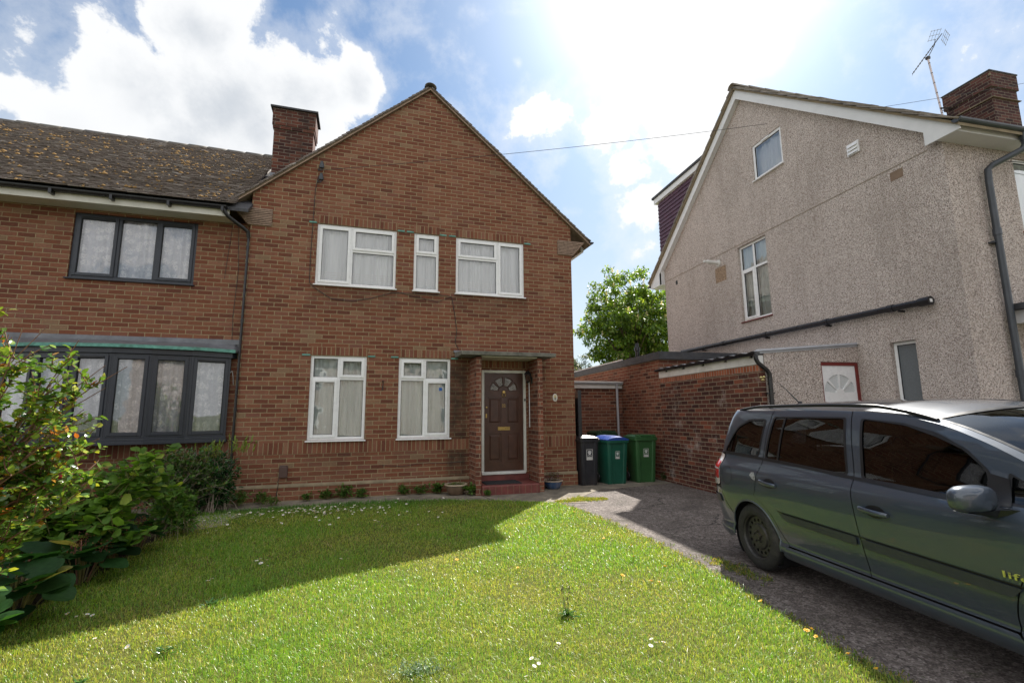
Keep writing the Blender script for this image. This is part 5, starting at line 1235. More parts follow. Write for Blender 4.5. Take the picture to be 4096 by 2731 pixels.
# ================================================================== THINGS
def bin_(x, y, rz, w, dep, h, mats, label, lidstyle, sticker=True, z0=-.008):
    body_m, rim_m, lid_m = mats
    e = empty('wheelie_bin', (x, y, z0), rz, label, 'wheelie bin', 'wheelie bins standing in front of the side passage')
    bw, bd = w*.40, dep*.36      # half sizes at the foot
    tw, td = w*.47, dep*.46
    n = 0
    def ring(hw, hd, z, cy, r=.05, rib=0):
        pts = []
        for (sx, sy, a0) in ((1,-1,-90),(1,1,0),(-1,1,90),(-1,-1,180)):
            for a in (0, 30, 60, 90):
                pts.append((sx*(hw-r)+r*math.cos(R(a0+a)), cy+sy*(hd-r)+r*math.sin(R(a0+a)), z))
            if rib and (sx, sy) == (-1,-1):
                # raised corner columns with a sunk front panel
                u = hw-.085
                pts += [(-u, cy-hd, z), (-u+.015, cy-hd+rib, z), (u-.015, cy-hd+rib, z), (u, cy-hd, z)]
        return pts
    H = h*.90
    levels = [(bw*.96,bd*.96,0,.0),(bw,bd,.03,.0),(tw-.01,td-.01,H-.08,.0),(tw-.008,td-.008,H-.02,0)]
    vs = []; fs = []
    for (a, b, z, c) in levels: vs += ring(a, b, z, c, .045, .018)
    k = len(vs)//len(levels)
    for i in range(len(levels)-1): fs += [(i*k+j, i*k+(j+1)%k, (i+1)*k+(j+1)%k, (i+1)*k+j) for j in range(k)]
    fs += [tuple(reversed(range(k))), tuple((len(levels)-1)*k+j for j in range(k))]
    MB().add(vs, fs).build('body', body_m, e, smooth=True, angle=28)
    rm = MB(); prof = [(tw-.005, td-.005, H-.055),(tw+.018, td+.018, H-.05),(tw+.022, td+.022, H),(tw+.004, td+.004, H+.006)]
    vs = []
    for (a, b, z) in prof: vs += ring(a, b, z, 0, .05)
    k = 16; fs = []
    for i in range(3): fs += [(i*k+j, i*k+(j+1)%k, (i+1)*k+(j+1)%k, (i+1)*k+j) for j in range(k)]
    fs += [tuple(reversed(range(k))), tuple(3*k+j for j in range(k))]
    rm.add(vs, fs).build('rim', rim_m, e, smooth=True, angle=30)
    lid = MB(); z = H+.008
    if lidstyle == 'dome':
        nx_, ny_ = 14, 8; vs = []
        for j in range(ny_+1):
            for i in range(nx_+1):
                u = i/nx_*2-1; v = j/ny_*2-1
                zz = z+.018+.075*(1-abs(u)**2.4)*(1-.35*max(0,-v)**2)
                if j in (0,) : zz = z+.012+.05*(1-abs(u)**2.4)
                vs.append((u*(tw+.008), v*(td+.012), zz))
        b0 = len(vs); fs = [(j*(nx_+1)+i, j*(nx_+1)+i+1, (j+1)*(nx_+1)+i+1, (j+1)*(nx_+1)+i) for j in range(ny_) for i in range(nx_)]
        # skirt
        edge = [i for i in range(nx_+1)]+[(j+1)*(nx_+1)+nx_ for j in range(ny_)]+[ny_*(nx_+1)+i for i in range(nx_-1, -1, -1)]+[j*(nx_+1) for j in range(ny_-1, 0, -1)]
        sk = [(vs[i][0]*1.01, vs[i][1]*1.01, z-.004) for i in edge]; m = len(edge); vs += sk
        fs += [(edge[i], b0+i, b0+(i+1)%m, edge[(i+1)%m]) for i in range(m)]
        lid.add(vs, fs)
        lo = lid.build('lid', lid_m, e, smooth=True, angle=50)
    else:
        vs = []
        for (a, b, zz, cy) in ((tw+.004,td+.01,z,0),(tw+.006,td+.012,z+.022,0),(tw-.02,td-.02,z+.032,0),(tw-.05,td-.07,z+.055,.02),(tw-.06,td-.08,z+.060,.02)): vs += ring(a, b, zz, cy, .05)
        fs = []
        for i in range(4): fs += [(i*k+j, i*k+(j+1)%k, (i+1)*k+(j+1)%k, (i+1)*k+j) for j in range(k)]
        fs += [tuple(reversed(range(k))), tuple(4*k+j for j in range(k))]
        lid.add(vs, fs); lo = lid.build('lid', lid_m, e, smooth=True, angle=25)
        gr = MB()
        if lidstyle == 'grip':
            gr.box(-tw*.5, tw*.5, -td-.005, -td+.07, z+.03, z+.070); gr.box(-tw+.03, -tw*.62, -td+.01, -td+.09, z+.03, z+.066); gr.box(tw*.62, tw-.03, -td+.01, -td+.09, z+.03, z+.066)
        else:
            gr.box(-tw*.55, tw*.55, -.06, .0, z+.058, z+.070).box(-tw*.55, tw*.55, .09, .15, z+.058, z+.070)
        gr.build('lid_grip', lid_m, lo, bevel=.01)
    MB().tube([(-tw*.8,td-.01,H-.02),(-tw*.8,td+.07,H+.01),(tw*.8,td+.07,H+.01),(tw*.8,td-.01,H-.02)], .014, 8).build('handle', rim_m, e, smooth=True, angle=60)
    for sx in (-1, 1): MB().lathe([(0,-.022),(.09,-.022),(.1,-.01),(.1,.01),(.09,.022),(0,.022)], (sx*(bw+.012), bd-.03, .1), 20, axis='x').build('wheel', M['blacktrim'], e, smooth=True, angle=40)
    if sticker:
        zc = h*.60; t = (zc-.03)/(H-.11); yf = -(bd+(td-.01-bd)*t)+.018-.003; tilt = math.atan2(td-.01-bd, H-.11)
        MX = Matrix.Translation((.0, yf-.0015, zc)) @ Matrix.Rotation(-tilt, 4, 'X').inverted()
        sw, shh = sticker if isinstance(sticker, tuple) else (.075, .12)
        bgp = MB(MX); bgp.box(-sw, sw, -.0012, 0, -shh, shh); st = bgp.build('council_sticker', M['upvc_old'], e)
        MB(MX).box(-sw*.88, sw*.88, -.0024, -.0013, -shh*.42, shh*.93).build('sticker_panel', body_m, st)
        shp = [(-.55,.62),(-.25,.62),(0,.74),(.25,.62),(.55,.62),(.6,.45),(.52,.0),(.3,-.3),(0,-.5),(-.3,-.3),(-.52,0),(-.6,.45)]
        MBs = MB(MX); MBs.prism([(a*sw*.95, (b*.62+.28)*shh) for a, b in shp], -.0036, -.0025).build('shield', M['upvc'], st)
        d2 = MB(MX)
        for bx in ((-.10,.10,-.22,.28),(-.48,-.20,.30,.44),(.20,.48,.30,.44),(-.42,-.2,.05,.2),(.2,.42,.05,.2),(-.12,.12,.42,.56)):
            d2.box(bx[0]*sw*.95, bx[1]*sw*.95, -.0042, -.0037, (bx[2]*.62+.28)*shh, (bx[3]*.62+.28)*shh)
        d2.build('shield_marks', body_m, st)
        MB(MX).box(-.045*sw, .045*sw, -.0048, -.0043, .14*shh, .46*shh).build('shield_pillar', M['upvc'], st)
        MB(MX).tube([(sw*.7*q/6, -.003, (-.16-.07*math.cos(q*1.05))*shh) for q in range(-6, 7)], sw*.05, 5).build('scroll', M['upvc'], st)
        text_mesh('sticker_name', 'WATFORD', sw*.42, MX @ Matrix.Translation((0,-.0016,-shh*.60)) @ Matrix.Rotation(R(90),4,'X'), M['inkblack'], st, ext=.0004)
        text_mesh('sticker_council', 'BOROUGH COUNCIL', sw*.19, MX @ Matrix.Translation((0,-.0016,-shh*.84)) @ Matrix.Rotation(R(90),4,'X'), M['inkblack'], st, ext=.0004)
    return e
bk = plain('black bin plastic', (.022,.023,.028), .38, var=.2, dirt=((.10,.06,.04), .35))
tg = plain('teal green bin plastic', (.010,.085,.055), .36, var=.18, vs=3)
ol = plain('grass green bin plastic', (.030,.10,.032), .40, var=.2, vs=3)
dg = plain('dull dark green bin plastic', (.022,.055,.026), .45, var=.25)
bl = plain('blue lid plastic', (.020,.055,.26), .28, var=.12)
bin_(6.16, .02, R(1), .47, .50, 1.06, (bk, bk, bk), 'black wheelie bin nearest the brick house corner, sun shining on its lid', 'slots', (.072,.11))
bin_(6.80, .05, R(2), .56, .66, 1.02, (tg, tg, bl), 'teal green wheelie bin with a domed blue lid, between the black and grass green bins', 'dome', (.050,.08))
bin_(7.54, .05, R(-3), .56, .62, 1.06, (ol, ol, ol), 'grass green wheelie bin with green lid beside the extension wall', 'grip', (.060,.09))
bin_(7.27, 1.36, R(-2), .58, .66, 1.12, (dg, dg, dg), 'dull dark green wheelie bin half hidden behind the other three', 'grip', False)

# door mat
mt = MB().box(3.80, 4.52, -.55, -.09, .1655, .179).build('door_mat', plain('black rubber mat', (.018,.019,.022), .85, var=.4, vs=60, bump=.004, bs=200), bevel=.004)
tag(mt, 'black rectangular door mat on the red doorstep', 'door mat')

# pots
def pot(x, y, r, h, mat, rimmat, label, tints):
    e = empty('plant_pot', (x, y, -.008), 0, label, 'plant pot')
    b = MB().lathe([(r*.62,0),(r*.72,h*.12),(r*.95,h*.72),(r*.93,h*.8),(r*.98,h*.84)], (0,0,0), 32); b.build('bowl', mat, e, smooth=True, angle=50)
    MB().lathe([(r*.96,h*.84),(r*1.06,h*.88),(r*1.06,h*.97),(r*.98,h),(r*.9,h*.95),(r*.9,h*.86)], (0,0,0), 32, caps=False).build('pot_rim', rimmat, e, smooth=True, angle=50)
    MB().lathe([(r*.92,h*.86),(0,h*.88)], (0,0,0), 24, caps=False).build('soil', M['earth'], e)
    return e
potA = pot(3.26, -.34, .205, .20, plain('brown stoneware', (.13,.085,.055), .35, var=.35), plain('cream glaze rim', (.42,.34,.24), .4), 'brown round plant bowl with a pale rim beside the left porch pier', None)
potB = pot(5.27, -.27, .20, .17, plain('blue glaze', (.035,.075,.16), .2, var=.4, vs=5, dirt=((.4,.3,.18), .4)), plain('cream glaze rim worn', (.42,.34,.26), .4), 'blue glazed plant bowl below the number plaque', None)

# overhead cable
def raydir(u, v): k = 4096/2352; return (FW0+RT0*(u*k-2048)/1927.936-UP0*(v*k-1365.5)/1927.936)
_y, _p, _r = -.3019, .14985, -.00766
_Rz = Matrix.Rotation(_y, 3, 'Z'); FW0 = _Rz @ Vector((0, math.cos(_p), math.sin(_p))); _up = _Rz @ Vector((0, -math.sin(_p), math.cos(_p))); _rt = _Rz @ Vector((1,0,0))
RT0 = _rt*math.cos(_r)+_up*math.sin(_r); UP0 = -_rt*math.sin(_r)+_up*math.cos(_r)
A_ = Vector((.56,-.12,6.27)); B_ = Vector((18.0,-3.4,9.75))
pts = []
for i in range(41):
    t = i/40; p = A_.lerp(B_, t); p.z -= .25*4*t*(1-t); pts.append(p)
wr = MB().tube(pts, .005, 5).build('overhead_cable', M['cable'])
tag(wr, 'thin overhead cable sloping up from the brick gable past the pebbledash roof', 'cable')

# tv aerial strapped to the chimney of the pebbledash house (local coordinates of that house)
TV = empty('tv_aerial', tuple(Vector(OR)+Matrix.Rotation(AR,3,'Z') @ Vector((8.14,2.1,9.35))), AR, 'television aerial on a tall pale mast clamped to the purple brick chimney', 'aerial')
top_ = Vector((-.22,.0,1.62))
MB().tube([(0,0,-.12), top_], .022, 10).build('mast', M['pinkmast'], TV, smooth=True)
for i in range(6): t = .08+i*.165; c = Vector((0,0,-.12)).lerp(top_, t); MB().tube([c, c+Vector((0,0,.03))], .024, 10).build('mast_band', M['aludark'], TV)
MB().tube([(.42,.05,.22),(-.02,0,.10)], .012, 6).bar((-.12,-.05,.12),(.42,.04,.26),.03,.03).bar((-.10,-.05,-.12),(.44,.04,.05),.02,.03).build('wall_bracket', M['aludark'], TV)
boomA = top_+Vector((-.22,.28,-.30)); boomB = top_+Vector((.30,-.22,.62))
bd_ = (boomB-boomA).normalized()
MB().bar(boomA, boomB, .018, .018).box(top_.x-.04, top_.x+.04, top_.y-.04, top_.y+.04, top_.z-.03, top_.z+.04).tube([top_, top_+Vector((.10,0,.15)), top_+Vector((.16,-.1,.35)), top_+Vector((.18,-.12,.5))], .009, 6).build('boom', M['aludark'], TV)
sid = bd_.cross(Vector((0,0,1))).normalized(); upb = sid.cross(bd_).normalized()
for i in range(11):
    c = boomA+bd_*(.02+i*.082); MB().bar(c-sid*.10, c+sid*.10, .007, .007).build('director', M['alu'], TV)
for s in (-1, 1):
    rf_ = MB()
    for k_ in range(4): c = boomB+upb*s*(.05+k_*.055)-bd_*(.03+k_*.035); rf_.bar(c-sid*.24, c+sid*.24, .006, .006)
    for q in (-.2, 0, .2): a = boomB+upb*s*.04-bd_*.02+sid*q; b = boomB+upb*s*.23-bd_*.14+sid*q; rf_.bar(a, b, .008, .008)
    rf_.build('reflector', M['alu'], TV)

# distant house seen through the gap, and the houses over the road behind the camera
FH = empty('distant_house', (16.5,26.5,0), R(12), 'far house with a brown tiled roof showing between the brick house and the tree', 'house')
MB().box(-5, 4, 0, 7, 0, 3.4).build('walls', M['brick_left'], FH)
tile_roof('roof_tiles', 'tile_conc', FH, (-5.3,-.3,3.3), (1,0,0), (0,3.8,3.3), 9.6, 5.0, .3, .3, thick=.03)
MB().prism([(-5.3,3.25),(4.3,3.25),(.8,6.5),(-1.5,6.5)], .6, 6.4).build('roof_core', M['tile_ridge'], FH)

OH = empty('facing_houses', (3,-33,0), 0, 'pair of brick houses across the road behind the camera', 'house')
oh = MB().wall([(-11,0),(11,0),(11,5.3),(-11,5.3)], [], 0, 7); oh.build('walls', M['pebble'], OH)
MB().add([(-11.4,.4+7,5.2),(11.4,7.4,5.2),(11.4,-.4,5.2),(-11.4,-.4,5.2),(-8,3.5,8.6),(8,3.5,8.6)], [(0,1,2,3),(0,4,5,1),(3,2,5,4),(0,3,4),(1,5,2)]).build('roof', M['tile_ridge'], OH)
for x in (-8.5,-5,5,8.5):
    for z in (.9, 3.4):
        w_ = MB().box(x-.9, x+.9, 6.98, 7.04, z, z+1.3); w_ = w_.build('window', M['upvc'], OH)
        MB().box(x-.8, x-.05, 7.041, 7.06, z+.1, z+1.2).box(x+.05, x+.8, 7.041, 7.06, z+.1, z+1.2).build('pane', M['frostgrey'], w_)
# ================================================================== PLANTS
LEAF = np.array([(0,0,0),(.33,0,-.02),(.68,0,-.02),(1,0,-.10),(.22,-.40,.05),(.62,-.42,.04),(.22,.40,.05),(.62,.42,.04)])
ROUND = np.array([(0,0,0),(.33,0,-.03),(.70,0,-.03),(.97,0,-.12),(.12,-.48,.07),(.66,-.52,.03),(.12,.48,.07),(.66,.52,.03)])
LFACE = [(0,4,1),(1,4,5,2),(2,5,3),(0,1,6),(1,2,7,6),(2,3,7)]
LFF = np.array([i for f in LFACE for i in f]); LFC = np.array([len(f) for f in LFACE])
def unit(a): return a/(np.linalg.norm(a, axis=-1, keepdims=True)+1e-9)
def leaves(name, pos, d, n, L, W, tint, mat, parent, tpl=LEAF):
    d = unit(d); s = unit(np.cross(d, n)); n = np.cross(s, d); N = len(pos)
    L = np.broadcast_to(L, (N,)); W = np.broadcast_to(W, (N,))
    V = pos[:,None,:]+d[:,None,:]*(tpl[None,:,0:1]*L[:,None,None])+s[:,None,:]*(tpl[None,:,1:2]*W[:,None,None])+n[:,None,:]*(tpl[None,:,2:3]*L[:,None,None])
    F = (LFF[None]+(np.arange(N)*8)[:,None]).ravel(); C = np.tile(LFC, N)
    return mesh_np(name, V.reshape(-1,3), F, C, M[mat], parent, np.repeat(tint, 8, axis=0))
def tints(rg, N, cols, w=None):
    cols = np.array(cols, float); i = rg.choice(len(cols), N, p=w); t = cols[i]*rg.uniform(.75,1.25,(N,1)); return np.clip(t, 0, 1)
def bez(a, b, c, n=9):
    t = np.linspace(0, 1, n)[:,None]; return (1-t)**2*a+2*t*(1-t)*b+t*t*c
def shrub(name, loc, label, cat, blobs, nst, ntw, lf, cols, lmat, stemmat, base_r=.15, twl=.25, L=.05, W=.03, seed=1, tpl=LEAF, group=None, w=None, up=.35, stem_r=.008, leafstart=.25, flat=.5, trunk=None, extra=None):
    """blobs: list of (centre, radii, weight) in local coords"""
    rg = np.random.default_rng(seed); e = empty(name, loc, 0, label, cat, group)
    st = MB(); P = []; D = []
    wt = np.array([b[2] for b in blobs], float); wt /= wt.sum()
    for i in range(nst):
        b = blobs[rg.choice(len(blobs), p=wt)]; v = unit(rg.normal(size=3)); rad = rg.random()**.45
        tip = np.array(b[0])+v*np.array(b[1])*rad; tip[2] = max(tip[2], .04)
        a = np.array((rg.normal(0, base_r), rg.normal(0, base_r), 0.0)) if trunk is None else np.array(trunk)+rg.normal(0, .03, 3)
        mid = a*.5+tip*.5+np.array((0,0,np.linalg.norm(tip[:2]-a[:2])*.35))+rg.normal(0,.05,3)
        c = bez(a, mid, tip, 8); st.tube([tuple(p) for p in c], [stem_r*(1-.75*k/7) for k in range(8)], 5)
        for j in range(ntw):
            t = leafstart+(1-leafstart)*(j+rg.random())/ntw; p = c[min(7, int(t*7))]; dirn = unit(unit(rg.normal(size=3))+np.array((0,0,up))+unit(c[7]-c[0])*.5)
            q = p+dirn*twl*rg.uniform(.5,1.2); tw_ = bez(p, (p+q)/2+rg.normal(0,.02,3), q, 5); st.tube([tuple(x) for x in tw_], [stem_r*.4]*4+[stem_r*.2], 4, caps=False)
            for m_ in range(lf):
                u = (m_+rg.random())/lf; k = min(3, int(u*4)); pp = tw_[k]+(tw_[k+1]-tw_[k])*(u*4-k); P.append(pp+rg.normal(0,.004,3)); D.append(unit(dirn*.5+unit(rg.normal(size=3))))
    P = np.array(P); D = np.array(D); N = len(P); P[:,2] = np.maximum(P[:,2], .02)
    D[:,2] *= (1-flat); nn = unit(rg.normal(0, .45, (N,3))+np.array((0,0,1.0)))
    st.build('stems', M[stemmat], e, smooth=True, recalc=False)
    leaves('leaves', P, D, nn, L*rg.uniform(.6,1.25,N), W*rg.uniform(.7,1.2,N), tints(rg, N, cols, w), lmat, e, tpl)
    if extra: extra(e, P, rg)
    return e
def hips(n, r, zmin=.6):
    def f(e, P, rg):
        Q = P[P[:,2] > zmin]; 
        for i in rg.choice(len(Q), n, replace=False):
            p = Q[i]; MB().lathe([(0,-r),(r*.8,-r*.6),(r,0),(r*.75,r*.65),(r*.2,r),(r*.25,r*1.25)], tuple(p-np.array((0,0,r))), 10).build('berry', M['berry'], e, smooth=True, angle=80)
    return f
# rose bush at the left, nearest the camera
RB = shrub('rose_bush', (-1.22,-5.85,0), 'tall loose rose bush with glossy sunlit leaves and red hips at the left edge', 'bush',
      [((.15,0,1.92),(.5,.45,.40),3.2),((-.05,0,2.32),(.5,.4,.26),3.0),((.60,-.05,1.38),(.5,.4,.36),2.6),((.30,.0,.95),(.6,.45,.35),2.2),((.98,.0,1.12),(.30,.25,.22),1.2),((-.5,0,1.2),(.5,.5,.8),1.2),((1.05,-.05,1.66),(.20,.15,.14),.7),((.75,0,1.85),(.25,.2,.15),.6)],
      110, 16, 13, [(.07,.15,.03),(.13,.23,.035),(.22,.32,.05),(.40,.42,.06),(.40,.20,.03),(.42,.12,.03)], 'leafgloss', 'twig',
      base_r=.12, twl=.20, L=.050, W=.036, seed=3, w=[.30,.34,.20,.10,.04,.02], extra=hips(16, .016), leafstart=.3, stem_r=.009)
RB.scale = (1, 1, 1.06)
# broad pale leaved shrub
shrub('currant_bush', (-1.35,-3.55,0), 'broad leaved pale green bush between the rose bush and the house', 'bush',
      [((0,0,.75),(.75,.5,.32),2),((.45,.1,.95),(.35,.3,.2),1),((-.3,-.3,.5),(.6,.4,.3),1),((.45,-.3,.45),(.5,.35,.25),1.2),((.75,.1,1.0),(.25,.25,.2),.8),((.35,1.2,.6),(.4,.5,.3),1.2)], 60, 6, 6,
      [(.10,.20,.028),(.14,.26,.035),(.075,.15,.025),(.30,.38,.06)], 'leafmatte', 'twiggreen', L=.105, W=.095, seed=5, tpl=ROUND, w=[.4,.3,.2,.1], twl=.2, flat=.75, stem_r=.007)
shrub('leafy_bush', (-2.7,-2.9,0), 'mid green bush standing under the bow window at the left edge', 'bush',
      [((0,0,.55),(.9,.6,.4),2),((.5,0,.4),(.5,.4,.3),1)], 34, 5, 6, [(.04,.10,.02),(.07,.15,.025),(.10,.19,.03)], 'leaf', 'twiggreen', L=.075, W=.05, seed=15, twl=.2)
# evergreens against the wall
shrub('evergreen_shrub', (-.72,-.62,0), 'dark evergreen shrub with upright yellow green shoots beside the black downpipe', 'bush',
      [((-.05,0,.72),(.46,.28,.30),2),((.0,0,.38),(.48,.30,.32),1.4)], 84, 7, 8, [(.026,.08,.03),(.038,.11,.038),(.06,.14,.04)], 'leafgloss', 'twiggrey', L=.085, W=.036, seed=7, twl=.17, stem_r=.007)
def shoots():
    rg = np.random.default_rng(8); e = [o for o in bpy.data.objects if o.name.startswith('evergreen_shrub')][0]
    P = []; D = []; st = MB()
    for i in range(30):
        x = rg.uniform(-.40,.52); y = rg.normal(-.02,.12); z0 = .82+.08*math.sin(x*5); h = rg.uniform(.14,.30); lean = np.array((rg.normal(0,.2)+(.35 if x > .3 else 0), rg.normal(0,.12), 1.0))
        a = np.array((x,y,z0)); b = a+unit(lean)*h; st.tube([tuple(a), tuple(b)], [.004,.002], 4, caps=False)
        for k in range(9): t = (k+.5)/9; P.append(a+(b-a)*t); D.append(unit(unit(lean)*1.0+rg.normal(0,.28,3)))
    P = np.array(P); D = np.array(D); N = len(P)
    st.build('shoot_stems', M['twiggreen'], e, recalc=False)
    leaves('young_shoots', P, D, unit(rg.normal(size=(N,3))), .075, .020, tints(rg, N, [(.15,.25,.03),(.20,.30,.04),(.26,.32,.06)]), 'leaf', e)
shoots()
shrub('tangled_shrub', (-1.25,-.80,0), 'tangled low shrub with dry twigs below the bow window', 'bush',
      [((.05,0,.76),(.72,.36,.36),2.6),((.42,-.1,.42),(.5,.4,.32),1.5),((-.7,-.1,.6),(.55,.3,.40),1)], 175, 8, 10, [(.045,.11,.025),(.075,.16,.03),(.12,.20,.04),(.22,.15,.06)], 'leaf', 'twiggrey', L=.055, W=.034, seed=9, w=[.4,.35,.2,.05], twl=.16, stem_r=.006)
shrub('leafy_weed', (-.80,-2.25,0), 'tall soft leafy weed clump by the gravel patch', 'plant',
      [((0,0,.45),(.28,.3,.22),1),((-.1,.35,.35),(.25,.3,.2),1)], 46, 5, 7, [(.06,.14,.025),(.09,.19,.03),(.12,.22,.04)], 'leafmatte', 'twiggreen', L=.085, W=.034, seed=12, twl=.11, stem_r=.004, base_r=.16)
# bergenia clumps
BT = []
for j in range(7):
    v = j/6
    for i in range(5):
        u = i/4*2-1; wid = math.sin(math.pi*min(1, (.10+.86*v)))**.6*.72; BT.append((v, u*wid, .10*abs(u)**1.5*(1-v*.3)-.16*v*v+.03*math.sin(7*v+u*3)))
BT = np.array(BT); BF = np.array([(j*5+i, j*5+i+1, (j+1)*5+i+1, (j+1)*5+i) for j in range(6) for i in range(4)])
def bergenia(x, y, label, n, L, seed, heads, spread=.22):
    rg = np.random.default_rng(seed); e = empty('elephant_ear_plant', (x, y, 0), 0, label, 'plant', 'large leaved plants along the lawn edge')
    st = MB(); VV = []; FF = []; TT = []; k = 0
    for i in range(n):
        a = 2.4*i+rg.normal(0,.3); tilt = rg.uniform(.15,1.15); h = rg.uniform(.10,.28)+.10*(1-tilt/1.2); rr = rg.uniform(.02, spread)
        b = np.array((math.cos(a)*rr*.4, math.sin(a)*rr*.4, 0)); p = np.array((math.cos(a)*rr, math.sin(a)*rr, h)); st.tube([tuple(b), tuple((b+p)/2+np.array((0,0,.02))), tuple(p)], .007, 5)
        d = unit(np.array((math.cos(a)*math.cos(tilt*.4), math.sin(a)*math.cos(tilt*.4), math.sin(.9-tilt)))); nn = unit(np.cross(np.cross(d, (0,0,1)), d)+rg.normal(0,.15,3)); s = unit(np.cross(d, nn)); nn = np.cross(s, d)
        l_ = L*rg.uniform(.7,1.15); V = p+d*(BT[:,0:1]*l_)+s*(BT[:,1:2]*l_*1.0)+nn*(BT[:,2:3]*l_)
        VV.append(V); FF.append(BF+k); k += len(BT); TT += [tints(rg, 1, [(.020,.062,.018),(.028,.085,.022),(.042,.11,.028),(.24,.22,.07)], [.4,.35,.21,.04])[0]]*len(BT)
    st.build('leaf_stalks', M['twiggreen'], e, recalc=False)
    mesh_np('leaves', np.concatenate(VV), np.concatenate(FF).ravel(), np.full(sum(len(f) for f in FF), 4), M['leafmatte'], e, np.array(TT), smooth=True)
    for q in range(heads):
        hx, hy = rg.normal(0,.12,2); hz = rg.uniform(.27,.38); MB().tube([(hx*.3,hy*.3,0),(hx,hy,hz)], .005, 5).build('flower_stalk', M['seedhead'], e, recalc=False)
        P = np.array((hx,hy,hz))+rg.normal(0,.032,(70,3)); leaves('seed_head', P, rg.normal(size=(70,3)), rg.normal(size=(70,3)), .016, .012, tints(rg, 70, [(.16,.075,.05),(.22,.12,.06),(.13,.04,.04)]), 'leafmatte', e)
    return e
for i, (x, y, lab, n, L, hd) in enumerate([(-.85,-5.72,'large leaved plant nearest the camera at the bottom left corner', 16,.27,0),(-1.20,-5.35,'large leaved plant under the rose bush at the left edge',16,.28,0),(-.92,-4.95,'large leaved plant with round leaves second up from the bottom left corner',15,.26,1),
    (-1.12,-4.50,'large leaved plant with one dry flower head in the middle of the bed edge',14,.24,2),(-.90,-4.10,'large leaved plant with a pale yellowing leaf at the lawn edge',14,.23,3),(-.92,-3.60,'large leaved plant with upright leaves below the pale green bush',14,.24,3),(-.86,-3.1,'large leaved plant with several pinkish seed heads near the gravel patch',13,.22,4),(-1.25,-2.75,'large leaved plant furthest from the camera, behind the others',12,.20,1)]):
    bergenia(x, y, lab, n+7, L*.80, 30+i, hd)
shrub('forget_me_not', (-1.25,-2.45,0), 'small clump of blue forget-me-nots behind the large leaved plants', 'flowers', [((0,0,.32),(.2,.2,.12),1)], 16, 3, 4, [(.06,.13,.04),(.20,.22,.55),(.16,.18,.50)], 'leafmatte', 'twiggreen', L=.022, W=.014, seed=41, twl=.06, stem_r=.002, w=[.4,.3,.3])
# low weeds along the wall, one plant each
def weed(x, y, label, r, h, seed, cols=None, L=.05, n=24, name='weed', grp='weeds along the foot of the house wall'):
    return shrub(name, (x, y, .01), label, 'weed', [((0,0,h*.7),(r,r*.55,h*.4),1)], n, 2, 4, cols or [(.05,.12,.02),(.08,.17,.03),(.11,.2,.04)], 'leafmatte', 'twiggreen', base_r=r*.4, twl=h*.4, L=L, W=L*.6, seed=seed, stem_r=.002, group=grp)
WD = [(-.42,-.30,'low ivy clump at the foot of the black downpipe',.22,.24,.06),(-.1,-.16,'low weed clump between the downpipe and the brown vent box',.14,.17,.05),(.10,-.42,'spreading weed on the path edge below the brown vent box',.2,.12,.04),(.62,-.12,'small weed right of the brown vent box',.1,.09,.04),
      (.95,-.09,'weed tuft below the left corner of the left lower window',.12,.12,.05),(1.25,-.10,'taller dandelion weed below the middle of the left lower window',.15,.2,.06),(1.55,-.09,'weed tuft below the right corner of the left lower window',.12,.12,.05),(2.3,-.09,'weed tuft below the left side of the right lower window',.12,.13,.05),
      (2.62,-.10,'weed below the middle of the right lower window',.14,.15,.05),(2.95,-.12,'broad leaved weed just left of the brown pot',.10,.17,.07),(3.52,-.55,'weed growing at the foot of the left porch pier',.10,.18,.07),(3.78,-.74,'tiny weed in front of the red doorstep',.07,.07,.04)]
for i, (x, y, lab, r, h, L) in enumerate(WD): weed(x, y, lab, r, h, 60+i, L=L)
rg_ = np.random.default_rng(77)
for e_, nb, cols in ((potA, 26, [(.10,.16,.04),(.16,.19,.06),(.35,.22,.38)]), (potB, 30, [(.09,.075,.05),(.13,.10,.06),(.32,.18,.34)])):
    h0 = .16 if e_ is potA else .14; top_h = .05 if e_ is potA else .17
    P = np.stack([rg_.normal(0,.075,500), rg_.normal(0,.075,500), h0+rg_.random(500)*top_h], 1); leaves('pot_plant', P, unit(rg_.normal(size=(500,3))+np.array((0,0,.6))), rg_.normal(size=(500,3)), .028, .010, tints(rg_, 500, cols, [.5,.42,.08]), 'leafmatte', e_)
weed(7.75, 1.55, 'leafy sprig behind the bins at the foot of the grey downpipe', .2, .62, 90, cols=[(.06,.11,.03),(.09,.15,.04)], L=.05, n=20, name='self_sown_plant', grp=None)
weed(8.0, -.10, 'small weed in the corner where the bins meet the extension wall', .10, .14, 91, cols=[(.04,.09,.02)], L=.04, n=14, grp=None)

